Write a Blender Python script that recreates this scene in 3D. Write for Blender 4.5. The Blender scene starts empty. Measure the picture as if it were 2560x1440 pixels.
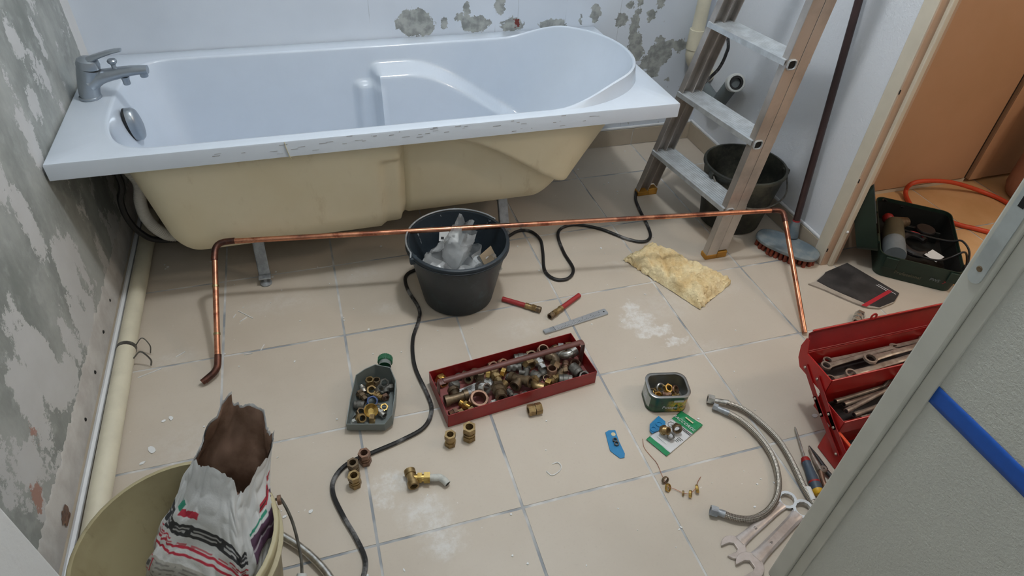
import bpy, bmesh, math, random
from math import sin, cos, pi, radians as rad, sqrt, hypot
from mathutils import Vector, Matrix, Euler, noise as mnoise
random.seed(7)
SC = bpy.context.scene
COL = SC.collection

# ---------------------------------------------------------------- camera, world, lights, exposure
# metres; x runs along the tub, y towards the back wall (y = 0), z up; left wall x = 0
cam_d = bpy.data.cameras.new('camera')
cam = bpy.data.objects.new('camera', cam_d)
COL.objects.link(cam)
cam_d.sensor_width = 36.0
cam_d.lens = 22.7724
cam_d.clip_start = 0.02
_r = [[0.9547076, 0.1579392, -0.2521677], [-0.2937963, 0.6344935, -0.7149138], [0.0470858, 0.7566196, 0.6521578]]
cam.matrix_world = Matrix.Translation((0.6325, -2.2799, 1.3481)) @ Matrix(_r).to_4x4()
SC.camera = cam

w = bpy.data.worlds.new('world')
SC.world = w
w.use_nodes = True
w.node_tree.nodes['Background'].inputs[0].default_value = (0.55, 0.6, 0.66, 1)
w.node_tree.nodes['Background'].inputs[1].default_value = 0.05


def lamp(name, typ, loc, energy, color, size=0.1, rot=(0, 0, 0)):
    d = bpy.data.lights.new(name, typ)
    d.energy = energy
    d.color = color
    if typ == 'AREA':
        d.size = size
    else:
        d.shadow_soft_size = size
    o = bpy.data.objects.new(name, d)
    COL.objects.link(o)
    o.location = loc
    o.rotation_euler = rot
    return o


lamp('ceiling_bulb', 'POINT', (1.19, -1.03, 2.28), 46, (0.96, 0.985, 1.0), 0.075)
lamp('hallway_bulb', 'POINT', (3.35, -2.1, 2.2), 31, (1.0, 0.82, 0.66), 0.1)
lamp('entry_fill', 'POINT', (0.85, -3.05, 2.2), 8, (0.95, 0.98, 1.0), 0.3)  # unseen soft fill added behind the camera to lift the tub shell

SC.view_settings.view_transform = 'Standard'
SC.view_settings.look = 'None'
SC.view_settings.gamma = 1.0
SC.view_settings.use_curve_mapping = False
SC.view_settings.exposure = 0.0


# ---------------------------------------------------------------- helpers: colour, materials
def c(r, g, b):
    f = lambda v: ((v / 255) / 12.92 if v / 255 <= 0.04045 else ((v / 255 + 0.055) / 1.055) ** 2.4)
    return (f(r), f(g), f(b), 1.0)


class NT:
    def __init__(s, name):
        s.m = bpy.data.materials.new(name)
        s.m.use_nodes = True
        s.t = s.m.node_tree
        s.b = s.t.nodes['Principled BSDF']

    def n(s, typ, **kw):
        n = s.t.nodes.new(typ)
        for k, v in kw.items():
            setattr(n, k, v)
        return n

    def l(s, a, b):
        s.t.links.new(a, b)

    def coord(s, kind='Object'):
        return s.n('ShaderNodeTexCoord').outputs[kind]

    def wpos(s):
        return s.n('ShaderNodeNewGeometry').outputs['Position']

    def noise(s, vec, scale, detail=4, rough=0.55, out='Fac'):
        n = s.n('ShaderNodeTexNoise')
        n.inputs['Scale'].default_value = scale
        n.inputs['Detail'].default_value = detail
        n.inputs['Roughness'].default_value = rough
        s.l(vec, n.inputs['Vector'])
        return n.outputs[out]

    def math(s, op, a, b=None, clamp=False):
        n = s.n('ShaderNodeMath', operation=op)
        n.use_clamp = clamp
        for i, v in enumerate((a, b)):
            if v is None:
                continue
            if isinstance(v, (int, float)):
                n.inputs[i].default_value = v
            else:
                s.l(v, n.inputs[i])
        return n.outputs[0]

    def vm(s, op, a, b=None, out=0):
        n = s.n('ShaderNodeVectorMath', operation=op)
        for i, v in enumerate((a, b)):
            if v is None:
                continue
            if isinstance(v, (tuple, list)):
                n.inputs[i].default_value = v
            elif isinstance(v, (int, float)):
                n.inputs[3].default_value = v
            else:
                s.l(v, n.inputs[i])
        return n.outputs[out]

    def scale(s, v, k):
        n = s.n('ShaderNodeVectorMath', operation='SCALE')
        s.l(v, n.inputs[0])
        n.inputs[3].default_value = k
        return n.outputs[0]

    def ramp(s, fac, stops, interp='LINEAR'):
        n = s.n('ShaderNodeValToRGB')
        n.color_ramp.interpolation = interp
        e = n.color_ramp.elements
        while len(e) < len(stops):
            e.new(0.5)
        for i, (p, col) in enumerate(stops):
            e[i].position = p
            e[i].color = col if len(col) == 4 else (*col, 1)
        s.l(fac, n.inputs[0])
        return n.outputs[0]

    def mix(s, fac, a, b):
        n = s.n('ShaderNodeMix', data_type='RGBA')
        for sock, v in ((n.inputs[0], fac), (n.inputs[6], a), (n.inputs[7], b)):
            if isinstance(v, (int, float, tuple)):
                sock.default_value = v
            else:
                s.l(v, sock)
        return n.outputs[2]

    def smooth(s, v, lo, hi):
        n = s.n('ShaderNodeMapRange', interpolation_type='SMOOTHSTEP')
        n.inputs[1].default_value = lo
        n.inputs[2].default_value = hi
        s.l(v, n.inputs[0])
        return n.outputs[0]

    def bump(s, h, strength=0.3, dist=0.002):
        n = s.n('ShaderNodeBump')
        n.inputs['Strength'].default_value = strength
        n.inputs['Distance'].default_value = dist
        s.l(h, n.inputs['Height'])
        s.l(n.outputs[0], s.b.inputs['Normal'])
        return n

    def blobs(s, vec, items):
        """smallest normalised distance to a list of (centre, radii)"""
        cur = None
        for ctr, r in items:
            d = s.vm('SUBTRACT', vec, tuple(ctr))
            d = s.vm('MULTIPLY', d, tuple(1.0 / q for q in r))
            d = s.vm('LENGTH', d, out=1)
            cur = d if cur is None else s.math('MINIMUM', cur, d)
        return cur

    def set(s, **kw):
        for k, v in kw.items():
            k = {'base': 'Base Color', 'rough': 'Roughness', 'metal': 'Metallic', 'coat': 'Coat Weight',
                 'spec': 'Specular IOR Level', 'trans': 'Transmission Weight', 'ior': 'IOR', 'alpha': 'Alpha',
                 'sheen': 'Sheen Weight', 'sub': 'Subsurface Weight'}[k]
            if isinstance(v, (int, float, tuple)):
                s.b.inputs[k].default_value = v
            else:
                s.l(v, s.b.inputs[k])


M = {}


def pbr(name, col, rough=0.5, metal=0.0, var=None, vscale=14, bump=None, coat=0, spec=None, col2=None, kind='Object', rvar=0.0):
    """procedural paint / metal / plastic with mottled colour and optional fine relief"""
    t = NT(name)
    co = t.coord(kind)
    if var is None:
        var = 0.12
    a = col
    b = col2 or tuple(v * (1 - var * 2) for v in col[:3]) + (1,)
    nz = t.noise(co, vscale, 5, 0.6)
    t.set(base=t.mix(t.smooth(nz, 0.35, 0.68), a, b), metal=metal, coat=coat)
    if rvar:
        t.set(rough=t.math('ADD', t.math('MULTIPLY', t.noise(co, vscale * 2.3, 4), rvar), rough - rvar * 0.5))
    else:
        t.set(rough=rough)
    if spec is not None:
        t.set(spec=spec)
    if bump:
        t.bump(t.noise(co, bump[0], 4), bump[1], bump[2] if len(bump) > 2 else 0.001)
    M[name] = t.m
    return t.m


# ---------------------------------------------------------------- helpers: meshes
class MB:
    """collects geometry for ONE mesh object"""

    def __init__(s):
        s.v, s.f, s.uv = [], [], {}
        s.col = {}

    def add(s, vs, fs, mat=None):
        o = len(s.v)
        for p in vs:
            p = Vector(p)
            s.v.append(tuple(mat @ p) if mat is not None else tuple(p))
        s.f += [tuple(i + o for i in f) for f in fs]
        return o

    def boxp(s, x0, x1, y0, y1, z0, z1, mat=None):
        s.add([(x, y, z) for z in (z0, z1) for y in (y0, y1) for x in (x0, x1)],
              [(0, 2, 3, 1), (4, 5, 7, 6), (0, 1, 5, 4), (2, 6, 7, 3), (0, 4, 6, 2), (1, 3, 7, 5)], mat)
        return s

    def box(s, ctr, size, mat=None):
        (x, y, z), (a, b, d) = ctr, size
        return s.boxp(x - a / 2, x + a / 2, y - b / 2, y + b / 2, z - d / 2, z + d / 2, mat)

    def tube(s, path, r, n=10, caps=True, closed=False, mat=None, flat=None):
        P = [Vector(p) for p in path]
        m = len(P)
        R = r if isinstance(r, (list, tuple)) else [r] * m
        T = []
        for i in range(m):
            a = P[(i - 1) % m] if (closed or i > 0) else P[i]
            b = P[(i + 1) % m] if (closed or i < m - 1) else P[i]
            t = (b - a)
            T.append(t.normalized() if t.length > 1e-9 else Vector((0, 0, 1)))
        up = Vector((0, 0, 1)) if abs(T[0].z) < 0.9 else Vector((1, 0, 0))
        nrm = (up - T[0] * up.dot(T[0])).normalized()
        vs, fs, L = [], [], 0.0
        o = len(s.v)
        for i in range(m):
            nrm = (nrm - T[i] * nrm.dot(T[i]))
            nrm = nrm.normalized() if nrm.length > 1e-6 else T[i].orthogonal().normalized()
            bi = T[i].cross(nrm)
            if i:
                L += (P[i] - P[i - 1]).length
            for k in range(n):
                a = 2 * pi * k / n
                ka, kb = (1, 1) if flat is None else flat
                vs.append(P[i] + (nrm * cos(a) * ka + bi * sin(a) * kb) * R[i])
                s.uv[o + len(vs) - 1] = (L, k / n)
        for i in range(m if closed else m - 1):
            for k in range(n):
                a, b = i * n + k, i * n + (k + 1) % n
                j = ((i + 1) % m) * n
                fs.append((a, b, j + (k + 1) % n, j + k))
        if caps and not closed:
            fs.append(tuple(range(n - 1, -1, -1)))
            fs.append(tuple((m - 1) * n + k for k in range(n)))
        s.add(vs, fs, mat)
        return s

    def lathe(s, prof, n=32, mat=None, cap0=False, cap1=False, closed=False, ph=0.0, ex=None):
        vs, fs = [], []
        for (r, z) in prof:
            for k in range(n):
                a = 2 * pi * k / n + ph
                x, y = r * cos(a), r * sin(a)
                if ex:
                    x, y, _ = ex(x, y, z)
                vs.append((x, y, z))
        m = len(prof)
        for i in range(m if closed else m - 1):
            j = (i + 1) % m
            for k in range(n):
                k2 = (k + 1) % n
                fs.append((i * n + k, i * n + k2, j * n + k2, j * n + k))
        if cap0:
            fs.append(tuple(range(n - 1, -1, -1)))
        if cap1:
            fs.append(tuple((m - 1) * n + k for k in range(n)))
        s.add(vs, fs, mat)
        return s

    def ring(s, ro, ri, z0, z1, n=16, mat=None, ch=0.0):
        if ch:
            return s.lathe([(ri, z0), (ro - ch, z0), (ro, z0 + ch), (ro, z1 - ch), (ro - ch, z1), (ri, z1)], n, mat, closed=True)
        return s.lathe([(ri, z0), (ro, z0), (ro, z1), (ri, z1)], n, mat, closed=True)

    def hexring(s, ro, ri, z0, z1, mat=None, n=18):
        """hexagonal nut with a round bore"""
        vs, fs = [], []
        n = 18
        for z in (z0, z1):
            for k in range(n):
                a = 2 * pi * k / n
                q = (a % (pi / 3)) - pi / 6
                rr = ro * cos(pi / 6) / cos(q)
                vs.append((rr * cos(a), rr * sin(a), z))
            for k in range(n):
                a = 2 * pi * k / n
                vs.append((ri * cos(a), ri * sin(a), z))
        for k in range(n):
            k2 = (k + 1) % n
            fs += [(k, k2, 2 * n + k2, 2 * n + k), (n + k, 3 * n + k, 3 * n + k2, n + k2),
                   (k, n + k, n + k2, k2), (2 * n + k, 2 * n + k2, 3 * n + k2, 3 * n + k)]
        s.add(vs, fs, mat)
        return s

    def prism(s, poly, z0, z1, mat=None):
        n = len(poly)
        vs = [(x, y, z0) for x, y in poly] + [(x, y, z1) for x, y in poly]
        fs = [tuple(range(n - 1, -1, -1)), tuple(range(n, 2 * n))]
        fs += [(k, (k + 1) % n, n + (k + 1) % n, n + k) for k in range(n)]
        s.add(vs, fs, mat)
        return s

    def grid(s, fn, nu, nv, wrap_u=False, mat=None):
        vs, fs = [], []
        mu = nu if wrap_u else nu + 1
        for j in range(nv + 1):
            for i in range(mu):
                vs.append(fn(i / nu, j / nv))
        for j in range(nv):
            for i in range(nu):
                a, b = j * mu + i, j * mu + (i + 1) % mu
                fs.append((a, b, b + mu, a + mu))
        s.add(vs, fs, mat)
        return s

    def sphere(s, ctr, r, nu=12, nv=8, mat=None):
        rx, ry, rz = r if isinstance(r, (tuple, list)) else (r, r, r)
        cx, cy, cz = ctr
        s.lathe([(max(1e-5, sin(pi * i / nv)), -cos(pi * i / nv)) for i in range(nv + 1)], nu, mat,
                ex=None) if False else s.grid(
            lambda u, v: (cx + rx * sin(pi * v) * cos(2 * pi * u), cy + ry * sin(pi * v) * sin(2 * pi * u), cz - rz * cos(pi * v)),
            nu, nv, True, mat)
        return s

    def mesh(s, name, smooth=True, angle=35):
        me = bpy.data.meshes.new(name)
        me.from_pydata(s.v, [], s.f)
        me.validate()
        if s.uv:
            l = me.uv_layers.new(name='UVMap')
            for lp in me.loops:
                l.data[lp.index].uv = s.uv.get(lp.vertex_index, (0, 0))
        if smooth:
            me.shade_smooth()
            me.set_sharp_from_angle(angle=rad(angle))
        me.update()
        return me

    def build(s, name, mat, parent=None, smooth=True, angle=35, local=False, bevel=0, solid=0, sub=0, weld=False):
        me = s.mesh(name, smooth, angle)
        return put(name, me, mat, parent, local, bevel, solid, sub, weld)


def wm(o):
    m = o.matrix_basis.copy()
    if o.parent:
        m = wm(o.parent) @ o.matrix_parent_inverse @ m
    return m


def put(name, me, mat, parent=None, local=False, bevel=0, solid=0, sub=0, weld=False):
    o = bpy.data.objects.new(name, me)
    COL.objects.link(o)
    for mm in (mat if isinstance(mat, (list, tuple)) else [mat]):
        me.materials.append(M[mm] if isinstance(mm, str) else mm)
    if parent is not None:
        o.parent = parent
        if not local:
            o.matrix_parent_inverse = wm(parent).inverted()
    if weld:
        o.modifiers.new('weld', 'WELD').merge_threshold = 0.0003
    if solid:
        md = o.modifiers.new('solid', 'SOLIDIFY')
        md.thickness = solid
        md.offset = 0
    if bevel:
        md = o.modifiers.new('bevel', 'BEVEL')
        md.width = bevel
        md.segments = 2
        md.limit_method = 'ANGLE'
    if sub:
        md = o.modifiers.new('sub', 'SUBSURF')
        md.levels = sub
        md.render_levels = sub
    return o


def tag(o, label, cat, group=None):
    o['label'] = label
    o['category'] = cat
    if group:
        o['group'] = group
    return o


def thing(name, label, cat, loc=(0, 0, 0), rotz=0.0, group=None, rot=None):
    o = bpy.data.objects.new(name, None)
    o.empty_display_size = 0.03
    COL.objects.link(o)
    o.location = loc
    o.rotation_euler = rot or (0, 0, rotz)
    return tag(o, label, cat, group)


def struct(o):
    o['kind'] = 'structure'
    return o


def dup(root, loc=None, rot=None, label=None, group=None):
    r = root.copy()
    COL.objects.link(r)
    if loc is not None:
        r.location = loc
    if rot is not None:
        r.rotation_euler = rot
    if label:
        r['label'] = label
    if group:
        r['group'] = group
    for ch in list(root.children):
        k = ch.copy()
        COL.objects.link(k)
        k.parent = r
        for g in list(ch.children):
            d = g.copy()
            COL.objects.link(d)
            d.parent = k
    return r


def sm(x, a, b):
    t = max(0.0, min(1.0, (x - a) / (b - a)))
    return t * t * (3 - 2 * t)


def lerp(a, b, t):
    return a + (b - a) * t


def spline(pts, k=8, closed=False):
    """Catmull-Rom through the points"""
    P = [Vector(p) for p in pts]
    out, n = [], len(P)
    for i in range(n if closed else n - 1):
        p0 = P[i - 1] if (closed or i > 0) else P[0] * 2 - P[1]
        p1, p2 = P[i], P[(i + 1) % n]
        p3 = P[(i + 2) % n] if (closed or i + 2 < n) else P[-1] * 2 - P[-2]
        for j in range(k):
            t = j / k
            out.append(0.5 * ((2 * p1) + (p2 - p0) * t + (2 * p0 - 5 * p1 + 4 * p2 - p3) * t * t + (3 * p1 - p0 - 3 * p2 + p3) * t ** 3))
    if not closed:
        out.append(P[-1])
    return out


def align(p0, p1):
    """matrix that puts the local z axis on p0 -> p1, origin at p0"""
    p0, p1 = Vector(p0), Vector(p1)
    return Matrix.Translation(p0) @ (p1 - p0).to_track_quat('Z', 'Y').to_matrix().to_4x4()


def text_mesh(body, size, extrude=0.0002, spacing=1.0, shear=0.0):
    cu = bpy.data.curves.new('lettering', 'FONT')
    cu.body = body
    cu.size = size
    cu.extrude = extrude
    cu.space_character = spacing
    cu.shear = shear
    cu.align_x = 'CENTER'
    cu.align_y = 'CENTER'
    cu.resolution_u = 3
    o = bpy.data.objects.new('lettering', cu)
    COL.objects.link(o)
    me = bpy.data.meshes.new_from_object(o.evaluated_get(bpy.context.evaluated_depsgraph_get()))
    bpy.data.objects.remove(o)
    bpy.data.curves.remove(cu)
    return me


def lettering(body, size, mat4, material, parent, name='lettering', shear=0.0, spacing=1.0):
    me = text_mesh(body, size, shear=shear, spacing=spacing)
    me.transform(mat4)
    return put(name, me, material, parent)


# ---------------------------------------------------------------- materials
def wall_peel_back():
    t = NT('wall_back_paint')
    co = t.coord()
    nz = t.noise(co, 55, 6, 0.65, 'Color')
    wob = t.scale(t.vm('SUBTRACT', nz, (0.5, 0.5, 0.5)), 0.055)
    p = t.vm('ADD', co, wob)
    B = [((1.018, 0, 0.567), (0.062, 9, 0.047)), ((1.05, 0, 0.555), (0.04, 9, 0.035)), ((1.239, 0, 0.55), (0.055, 9, 0.028)), ((1.124, 0, 0.556), (0.012, 9, 0.022)),
         ((1.19, 0, 0.575), (0.03, 9, 0.014)), ((1.205, 0, 0.605), (0.012, 9, 0.02)), ((1.374, 0, 0.54), (0.045, 9, 0.024)),
         ((1.53, 0, 0.53), (0.055, 9, 0.022)), ((1.326, 0, 0.612), (0.02, 9, 0.035)), ((1.699, 0, 0.565), (0.022, 9, 0.032)),
         ((1.64, 0, 0.545), (0.006, 9, 0.02)), ((1.811, 0, 0.534), (0.026, 9, 0.026)), ((1.868, 0, 0.50), (0.02, 9, 0.06)), ((1.885, 0, 0.44), (0.03, 9, 0.045)),
         ((1.837, 0, 0.585), (0.016, 9, 0.016)), ((1.875, 0, 0.60), (0.013, 9, 0.02)), ((1.875, 0, 0.56), (0.014, 9, 0.012)),
         ((1.933, 0, 0.545), (0.018, 9, 0.022)), ((1.965, 0, 0.60), (0.018, 9, 0.035)), ((2.002, 0, 0.39), (0.055, 9, 0.05)),
         ((1.985, 0, 0.33), (0.03, 9, 0.04)), ((1.95, 0, 0.36), (0.03, 9, 0.03)), ((2.09, 0, 0.42), (0.03, 9, 0.025)), ((2.04, 0, 0.43), (0.05, 9, 0.014)),
         ((1.99, 0, 0.45), (0.025, 9, 0.012)), ((1.785, 0, 0.115), (0.022, 9, 0.012)), ((1.845, 0, 0.13), (0.018, 9, 0.012)),
         ((2.06, 0, 0.28), (0.012, 9, 0.008)), ((1.9, 0, 0.40), (0.03, 9, 0.03))]
    d = t.blobs(p, B)
    # crumbs of missing paint towards the right-hand corner
    sx = t.n('ShaderNodeSeparateXYZ')
    t.l(co, sx.inputs[0])
    crumbs = t.math('MULTIPLY', t.smooth(sx.outputs[0], 1.6, 1.95), t.math('GREATER_THAN', t.noise(co, 26, 5, 0.6), 0.67))
    peel = t.math('MAXIMUM', t.math('LESS_THAN', d, 1.0), crumbs)
    peelc = t.mix(t.smooth(t.noise(co, 30, 4), 0.35, 0.65), c(128, 132, 130), c(168, 171, 168))
    paint = t.mix(t.smooth(t.noise(co, 3.0, 3), 0.3, 0.7), c(210, 218, 228), c(200, 208, 218))
    # faint upright lines left by old tiles
    line = None
    for x in (0.868, 1.31, 1.395, 1.58, 1.8, 1.88):
        k = t.math('LESS_THAN', t.math('ABSOLUTE', t.math('SUBTRACT', sx.outputs[0], x)), 0.0011)
        line = k if line is None else t.math('MAXIMUM', line, k)
    line = t.math('MULTIPLY', line, t.math('MULTIPLY', t.smooth(t.noise(co, 9, 3), 0.42, 0.6), 0.4))
    paint = t.mix(line, paint, c(120, 124, 126))
    rust = t.math('LESS_THAN', t.blobs(p, [((1.394, 0, 0.545), (0.010, 9, 0.016))]), 1.0)
    col = t.mix(peel, paint, peelc)
    col = t.mix(rust, col, c(110, 50, 45))
    t.set(base=col, rough=t.math('ADD', t.math('MULTIPLY', peel, 0.25), 0.55))
    h = t.math('SUBTRACT', t.math('MULTIPLY', t.noise(co, 140, 3), 0.35), peel)
    t.bump(h, 0.45, 0.0012)
    M['wall_back'] = t.m


def wall_peel_left():
    t = NT('wall_left_plaster')
    co = t.coord()
    st = t.vm('MULTIPLY', co, (1, 1.0, 0.62))
    nz = t.noise(co, 30, 8, 0.78, 'Color')
    p = t.vm('ADD', st, t.scale(t.vm('SUBTRACT', nz, (0.5, 0.5, 0.5)), 0.10))
    big = t.noise(p, 8.5, 3.5, 0.6)
    sx = t.n('ShaderNodeSeparateXYZ')
    t.l(co, sx.inputs[0])
    thr = t.math('SUBTRACT', 0.60, t.math('MULTIPLY', t.smooth(sx.outputs[2], 0.55, 0.12), 0.06))
    m1 = t.math('GREATER_THAN', big, thr)
    B = [((0, -0.80, 0.30 * .62), (9, 0.05, 0.09 * .62)), ((0, -0.86, 0.16 * .62), (9, 0.045, 0.10 * .62)), ((0, -0.72, 0.24 * .62), (9, 0.018, 0.09 * .62)),
         ((0, -0.95, 0.20 * .62), (9, 0.03, 0.07 * .62)), ((0, -1.10, 0.26 * .62), (9, 0.06, 0.13 * .62)), ((0, -1.20, 0.30 * .62), (9, 0.05, 0.09 * .62)), ((0, -1.04, 0.17 * .62), (9, 0.06, 0.05 * .62)),
         ((0, -0.86, 0.48 * .62), (9, 0.035, 0.10 * .62)), ((0, -0.55, 0.62 * .62), (9, 0.03, 0.05 * .62)), ((0, -0.66, 0.57 * .62), (9, 0.03, 0.09 * .62)),
         ((0, -0.42, 0.63 * .62), (9, 0.02, 0.05 * .62)), ((0, -1.32, 0.22 * .62), (9, 0.05, 0.05 * .62)), ((0, -1.37, 0.13 * .62), (9, 0.022, 0.05 * .62)),
         ((0, -0.5, 0.75 * .62), (9, 0.03, 0.05 * .62)), ((0, -0.35, 0.70 * .62), (9, 0.015, 0.06 * .62))]
    m2 = t.math('LESS_THAN', t.blobs(p, B), 1.0)
    m = t.math('MAXIMUM', m1, m2)
    grey = t.mix(t.smooth(t.noise(st, 5.0, 6, 0.65), 0.3, 0.7), c(126, 130, 127), c(166, 169, 165))
    grey = t.mix(t.math('MULTIPLY', t.smooth(t.noise(co, 22, 5), 0.5, 0.75), 0.5), grey, c(180, 183, 181))
    white = t.mix(t.noise(co, 16, 3), c(198, 199, 199), c(184, 184, 182))
    col = t.mix(m, grey, white)
    # the corner strip next to the back wall keeps its paint
    corner = t.math('GREATER_THAN', t.math('ADD', sx.outputs[1], t.math('MULTIPLY', t.math('SUBTRACT', t.noise(co, 60, 4), 0.5), 0.02)), -0.075)
    col = t.mix(corner, col, c(205, 205, 204))
    spots = t.math('LESS_THAN', t.blobs(p, [((0, -1.36, 0.165 * .62), (9, 0.022, 0.03 * .62)), ((0, -1.26, 0.24 * .62), (9, 0.012, 0.016 * .62))]), 1.0)
    col = t.mix(spots, col, c(165, 130, 118))
    t.set(base=col, rough=0.85)
    t.bump(t.math('ADD', m, t.math('MULTIPLY', t.noise(co, 60, 5), 0.5)), 0.5, 0.0012)
    M['wall_left'] = t.m


def crepi(name, a, b, scale=95, strength=0.6):
    t = NT(name)
    co = t.coord()
    t.set(base=t.mix(t.noise(co, 4, 3), a, b), rough=0.8)
    t.bump(t.math('ADD', t.noise(co, scale, 4, 0.6), t.math('MULTIPLY', t.noise(co, scale * 2.6, 2), 0.4)), strength, 0.004)
    M[name] = t.m


def tile_mat():
    t = NT('floor_tile_ceramic')
    p = t.wpos()
    oi = t.n('ShaderNodeObjectInfo')
    base = t.mix(t.smooth(t.noise(p, 3.2, 5, 0.6), 0.3, 0.72), c(194, 184, 170), c(184, 173, 158))
    base = t.mix(t.math('MULTIPLY', oi.outputs['Random'], 0.4), base, c(203, 194, 180))
    base = t.mix(t.math('MULTIPLY', t.smooth(t.noise(p, 160, 3), 0.55, 0.75), 0.18), base, c(170, 158, 144))
    wob = t.scale(t.vm('SUBTRACT', t.noise(p, 26, 6, 0.7, 'Color'), (0.5, 0.5, 0.5)), 0.10)
    q = t.vm('ADD', p, wob)

    def soft(items, lo, hi, k):
        return t.math('MULTIPLY', t.smooth(t.blobs(q, items), lo, hi), k)

    D1 = [((1.4847, -1.0387, 0.0000), (0.07, 0.045, 9)), ((1.5106, -1.0956, 0.0000), (0.075, 0.03, 9)), ((1.5516, -1.1529, 0.0000), (0.05, 0.018, 9)), ((1.4892, -0.9801, 0.0000), (0.032, 0.035, 9))]
    D2 = [((0.7329, -1.4907, 0.0000), (0.07, 0.05, 9)), ((0.7607, -1.5730, 0.0000), (0.055, 0.05, 9)), ((0.6795, -1.4012, 0.0000), (0.06, 0.035, 9)), ((0.6500, -1.4416, 0.0000), (0.03, 0.03, 9)), ((0.7475, -1.5302, 0.0000), (0.05, 0.05, 9))]
    D3 = [((1.6232, -1.1968, 0.0000), (0.09, 0.03, 9)), ((0.6970, -0.6277, 0.0000), (0.10, 0.05, 9)), ((1.5585, -0.7750, 0.0000), (0.12, 0.03, 9)), ((1.5975, -0.9921, 0.0000), (0.16, 0.09, 9)), ((0.7479, -0.7968, 0.0000), (0.05, 0.03, 9)),
          ((1.1233, -0.9824, 0.0000), (0.08, 0.05, 9)), ((0.4489, -0.7029, 0.0000), (0.14, 0.05, 9)), ((0.1604, -0.8651, 0.0000), (0.1, 0.04, 9)), ((1.8149, -0.9666, 0.0000), (0.1, 0.05, 9)), ((0.2193, -1.1779, 0.0000), (0.15, 0.1, 9))]
    dust = t.math('MAXIMUM', soft(D1, 1.05, 0.55, 0.85), t.math('MAXIMUM', soft(D2, 1.15, 0.2, 0.7), soft(D3, 1.2, 0.1, 0.22)))
    grain = t.smooth(t.noise(p, 38, 6, 0.75), 0.36, 0.62)
    dust = t.math('MULTIPLY', dust, t.math('ADD', t.math('MULTIPLY', grain, 0.75), 0.25))
    specks = t.math('MULTIPLY', t.math('GREATER_THAN', t.noise(p, 70, 3, 0.6), 0.735), 0.5)
    col = t.mix(t.math('MAXIMUM', dust, specks), base, c(222, 222, 220))
    t.set(base=col, rough=t.math('ADD', t.math('MULTIPLY', dust, 0.4), t.math('ADD', 0.34, t.math('MULTIPLY', t.noise(p, 12, 4), 0.2))), spec=0.35)
    t.bump(t.noise(p, 90, 3), 0.06, 0.001)
    M['tile'] = t.m


wall_peel_back()
wall_peel_left()
crepi('wall_right', c(222, 226, 232), c(214, 219, 225), 90, 0.5)
crepi('wall_crepi_grey', c(196, 198, 190), c(186, 188, 181), 190, 0.55)
crepi('wall_plain', c(212, 213, 212), c(202, 203, 202), 60, 0.25)
tile_mat()
# grout and skirting share the floor's tones
t = NT('grout')
p = t.wpos()
t.set(base=t.ramp(t.noise(p, 5.0, 3), [(0.40, c(140, 145, 150)), (0.52, c(206, 205, 202)), (0.64, c(148, 152, 156))]), rough=0.9)
M['grout'] = t.m
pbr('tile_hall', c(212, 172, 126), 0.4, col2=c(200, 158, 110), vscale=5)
pbr('skirting', c(176, 164, 146), 0.4, var=0.06, vscale=5)
pbr('plaster_band', c(198, 196, 192), 0.85, col2=c(180, 176, 172), vscale=14, bump=(70, 0.5, 0.002))
pbr('white_caulk', c(222, 224, 226), 0.6, var=0.03)
pbr('tub_acrylic', c(206, 216, 228), 0.16, var=0.01, coat=0.3)
t = NT('tub_shell_resin')
co = t.coord()
col = t.mix(t.smooth(t.noise(co, 3.2, 4), 0.3, 0.7), c(226, 218, 192), c(218, 208, 178))
streak = t.vm('MULTIPLY', co, (1, 1, 0.5))
col = t.mix(t.math('MULTIPLY', t.smooth(t.noise(streak, 14, 6, 0.7), 0.56, 0.72), 0.3), col, c(178, 160, 124))
col = t.mix(t.math('MULTIPLY', t.math('GREATER_THAN', t.noise(t.vm('MULTIPLY', co, (6, 6, 30)), 3, 5, 0.6), 0.74), 0.5), col, c(80, 72, 58))
t.set(base=col, rough=0.55)
t.bump(t.noise(co, 22, 4), 0.15, 0.003)
M['tub_shell'] = t.m
pbr('satin_chrome', c(164, 172, 180), 0.32, 0.75, var=0.06)
pbr('chrome', c(206, 208, 210), 0.18, 0.85, var=0.05)
pbr('galvanised', c(172, 178, 184), 0.42, 0.5, var=0.18, vscale=40)
pbr('aluminium', c(200, 206, 210), 0.42, 0.45, var=0.12, vscale=30, bump=(90, 0.1))
pbr('aluminium_dull', c(190, 184, 178), 0.36, 0.62, var=0.14, vscale=10)
pbr('yellow_rubber', c(186, 132, 44), 0.6, var=0.15)
pbr('black_rubber', c(26, 26, 27), 0.5, var=0.2, vscale=30)
t = NT('dusty_black_cable')
co = t.coord()
t.set(base=t.mix(t.math('MULTIPLY', t.smooth(t.noise(co, 9, 5, 0.7), 0.52, 0.66), 0.6), c(24, 24, 25), c(150, 150, 150)), rough=0.5)
M['cable'] = t.m
t = NT('copper_pipe')
co = t.coord()
n1 = t.noise(co, 7, 5, 0.7)
col = t.ramp(n1, [(0.33, c(112, 84, 74)), (0.43, c(176, 118, 94)), (0.54, c(206, 146, 116)), (0.62, c(150, 92, 72)), (0.72, c(124, 98, 86))])
t.set(base=col, metal=0.95, rough=t.math('ADD', 0.2, t.math('MULTIPLY', t.noise(co, 20, 3), 0.22)))
M['copper'] = t.m
pbr('copper_tarnished', c(112, 74, 62), 0.4, 0.85, col2=c(72, 52, 48), vscale=40)
pbr('solder', c(176, 160, 120), 0.3, 1.0)
pbr('brass', c(166, 142, 98), 0.38, 0.7, col2=c(120, 98, 66), vscale=60)
pbr('brass_bright', c(214, 184, 112), 0.24, 0.9, col2=c(184, 148, 80), vscale=60)
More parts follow.
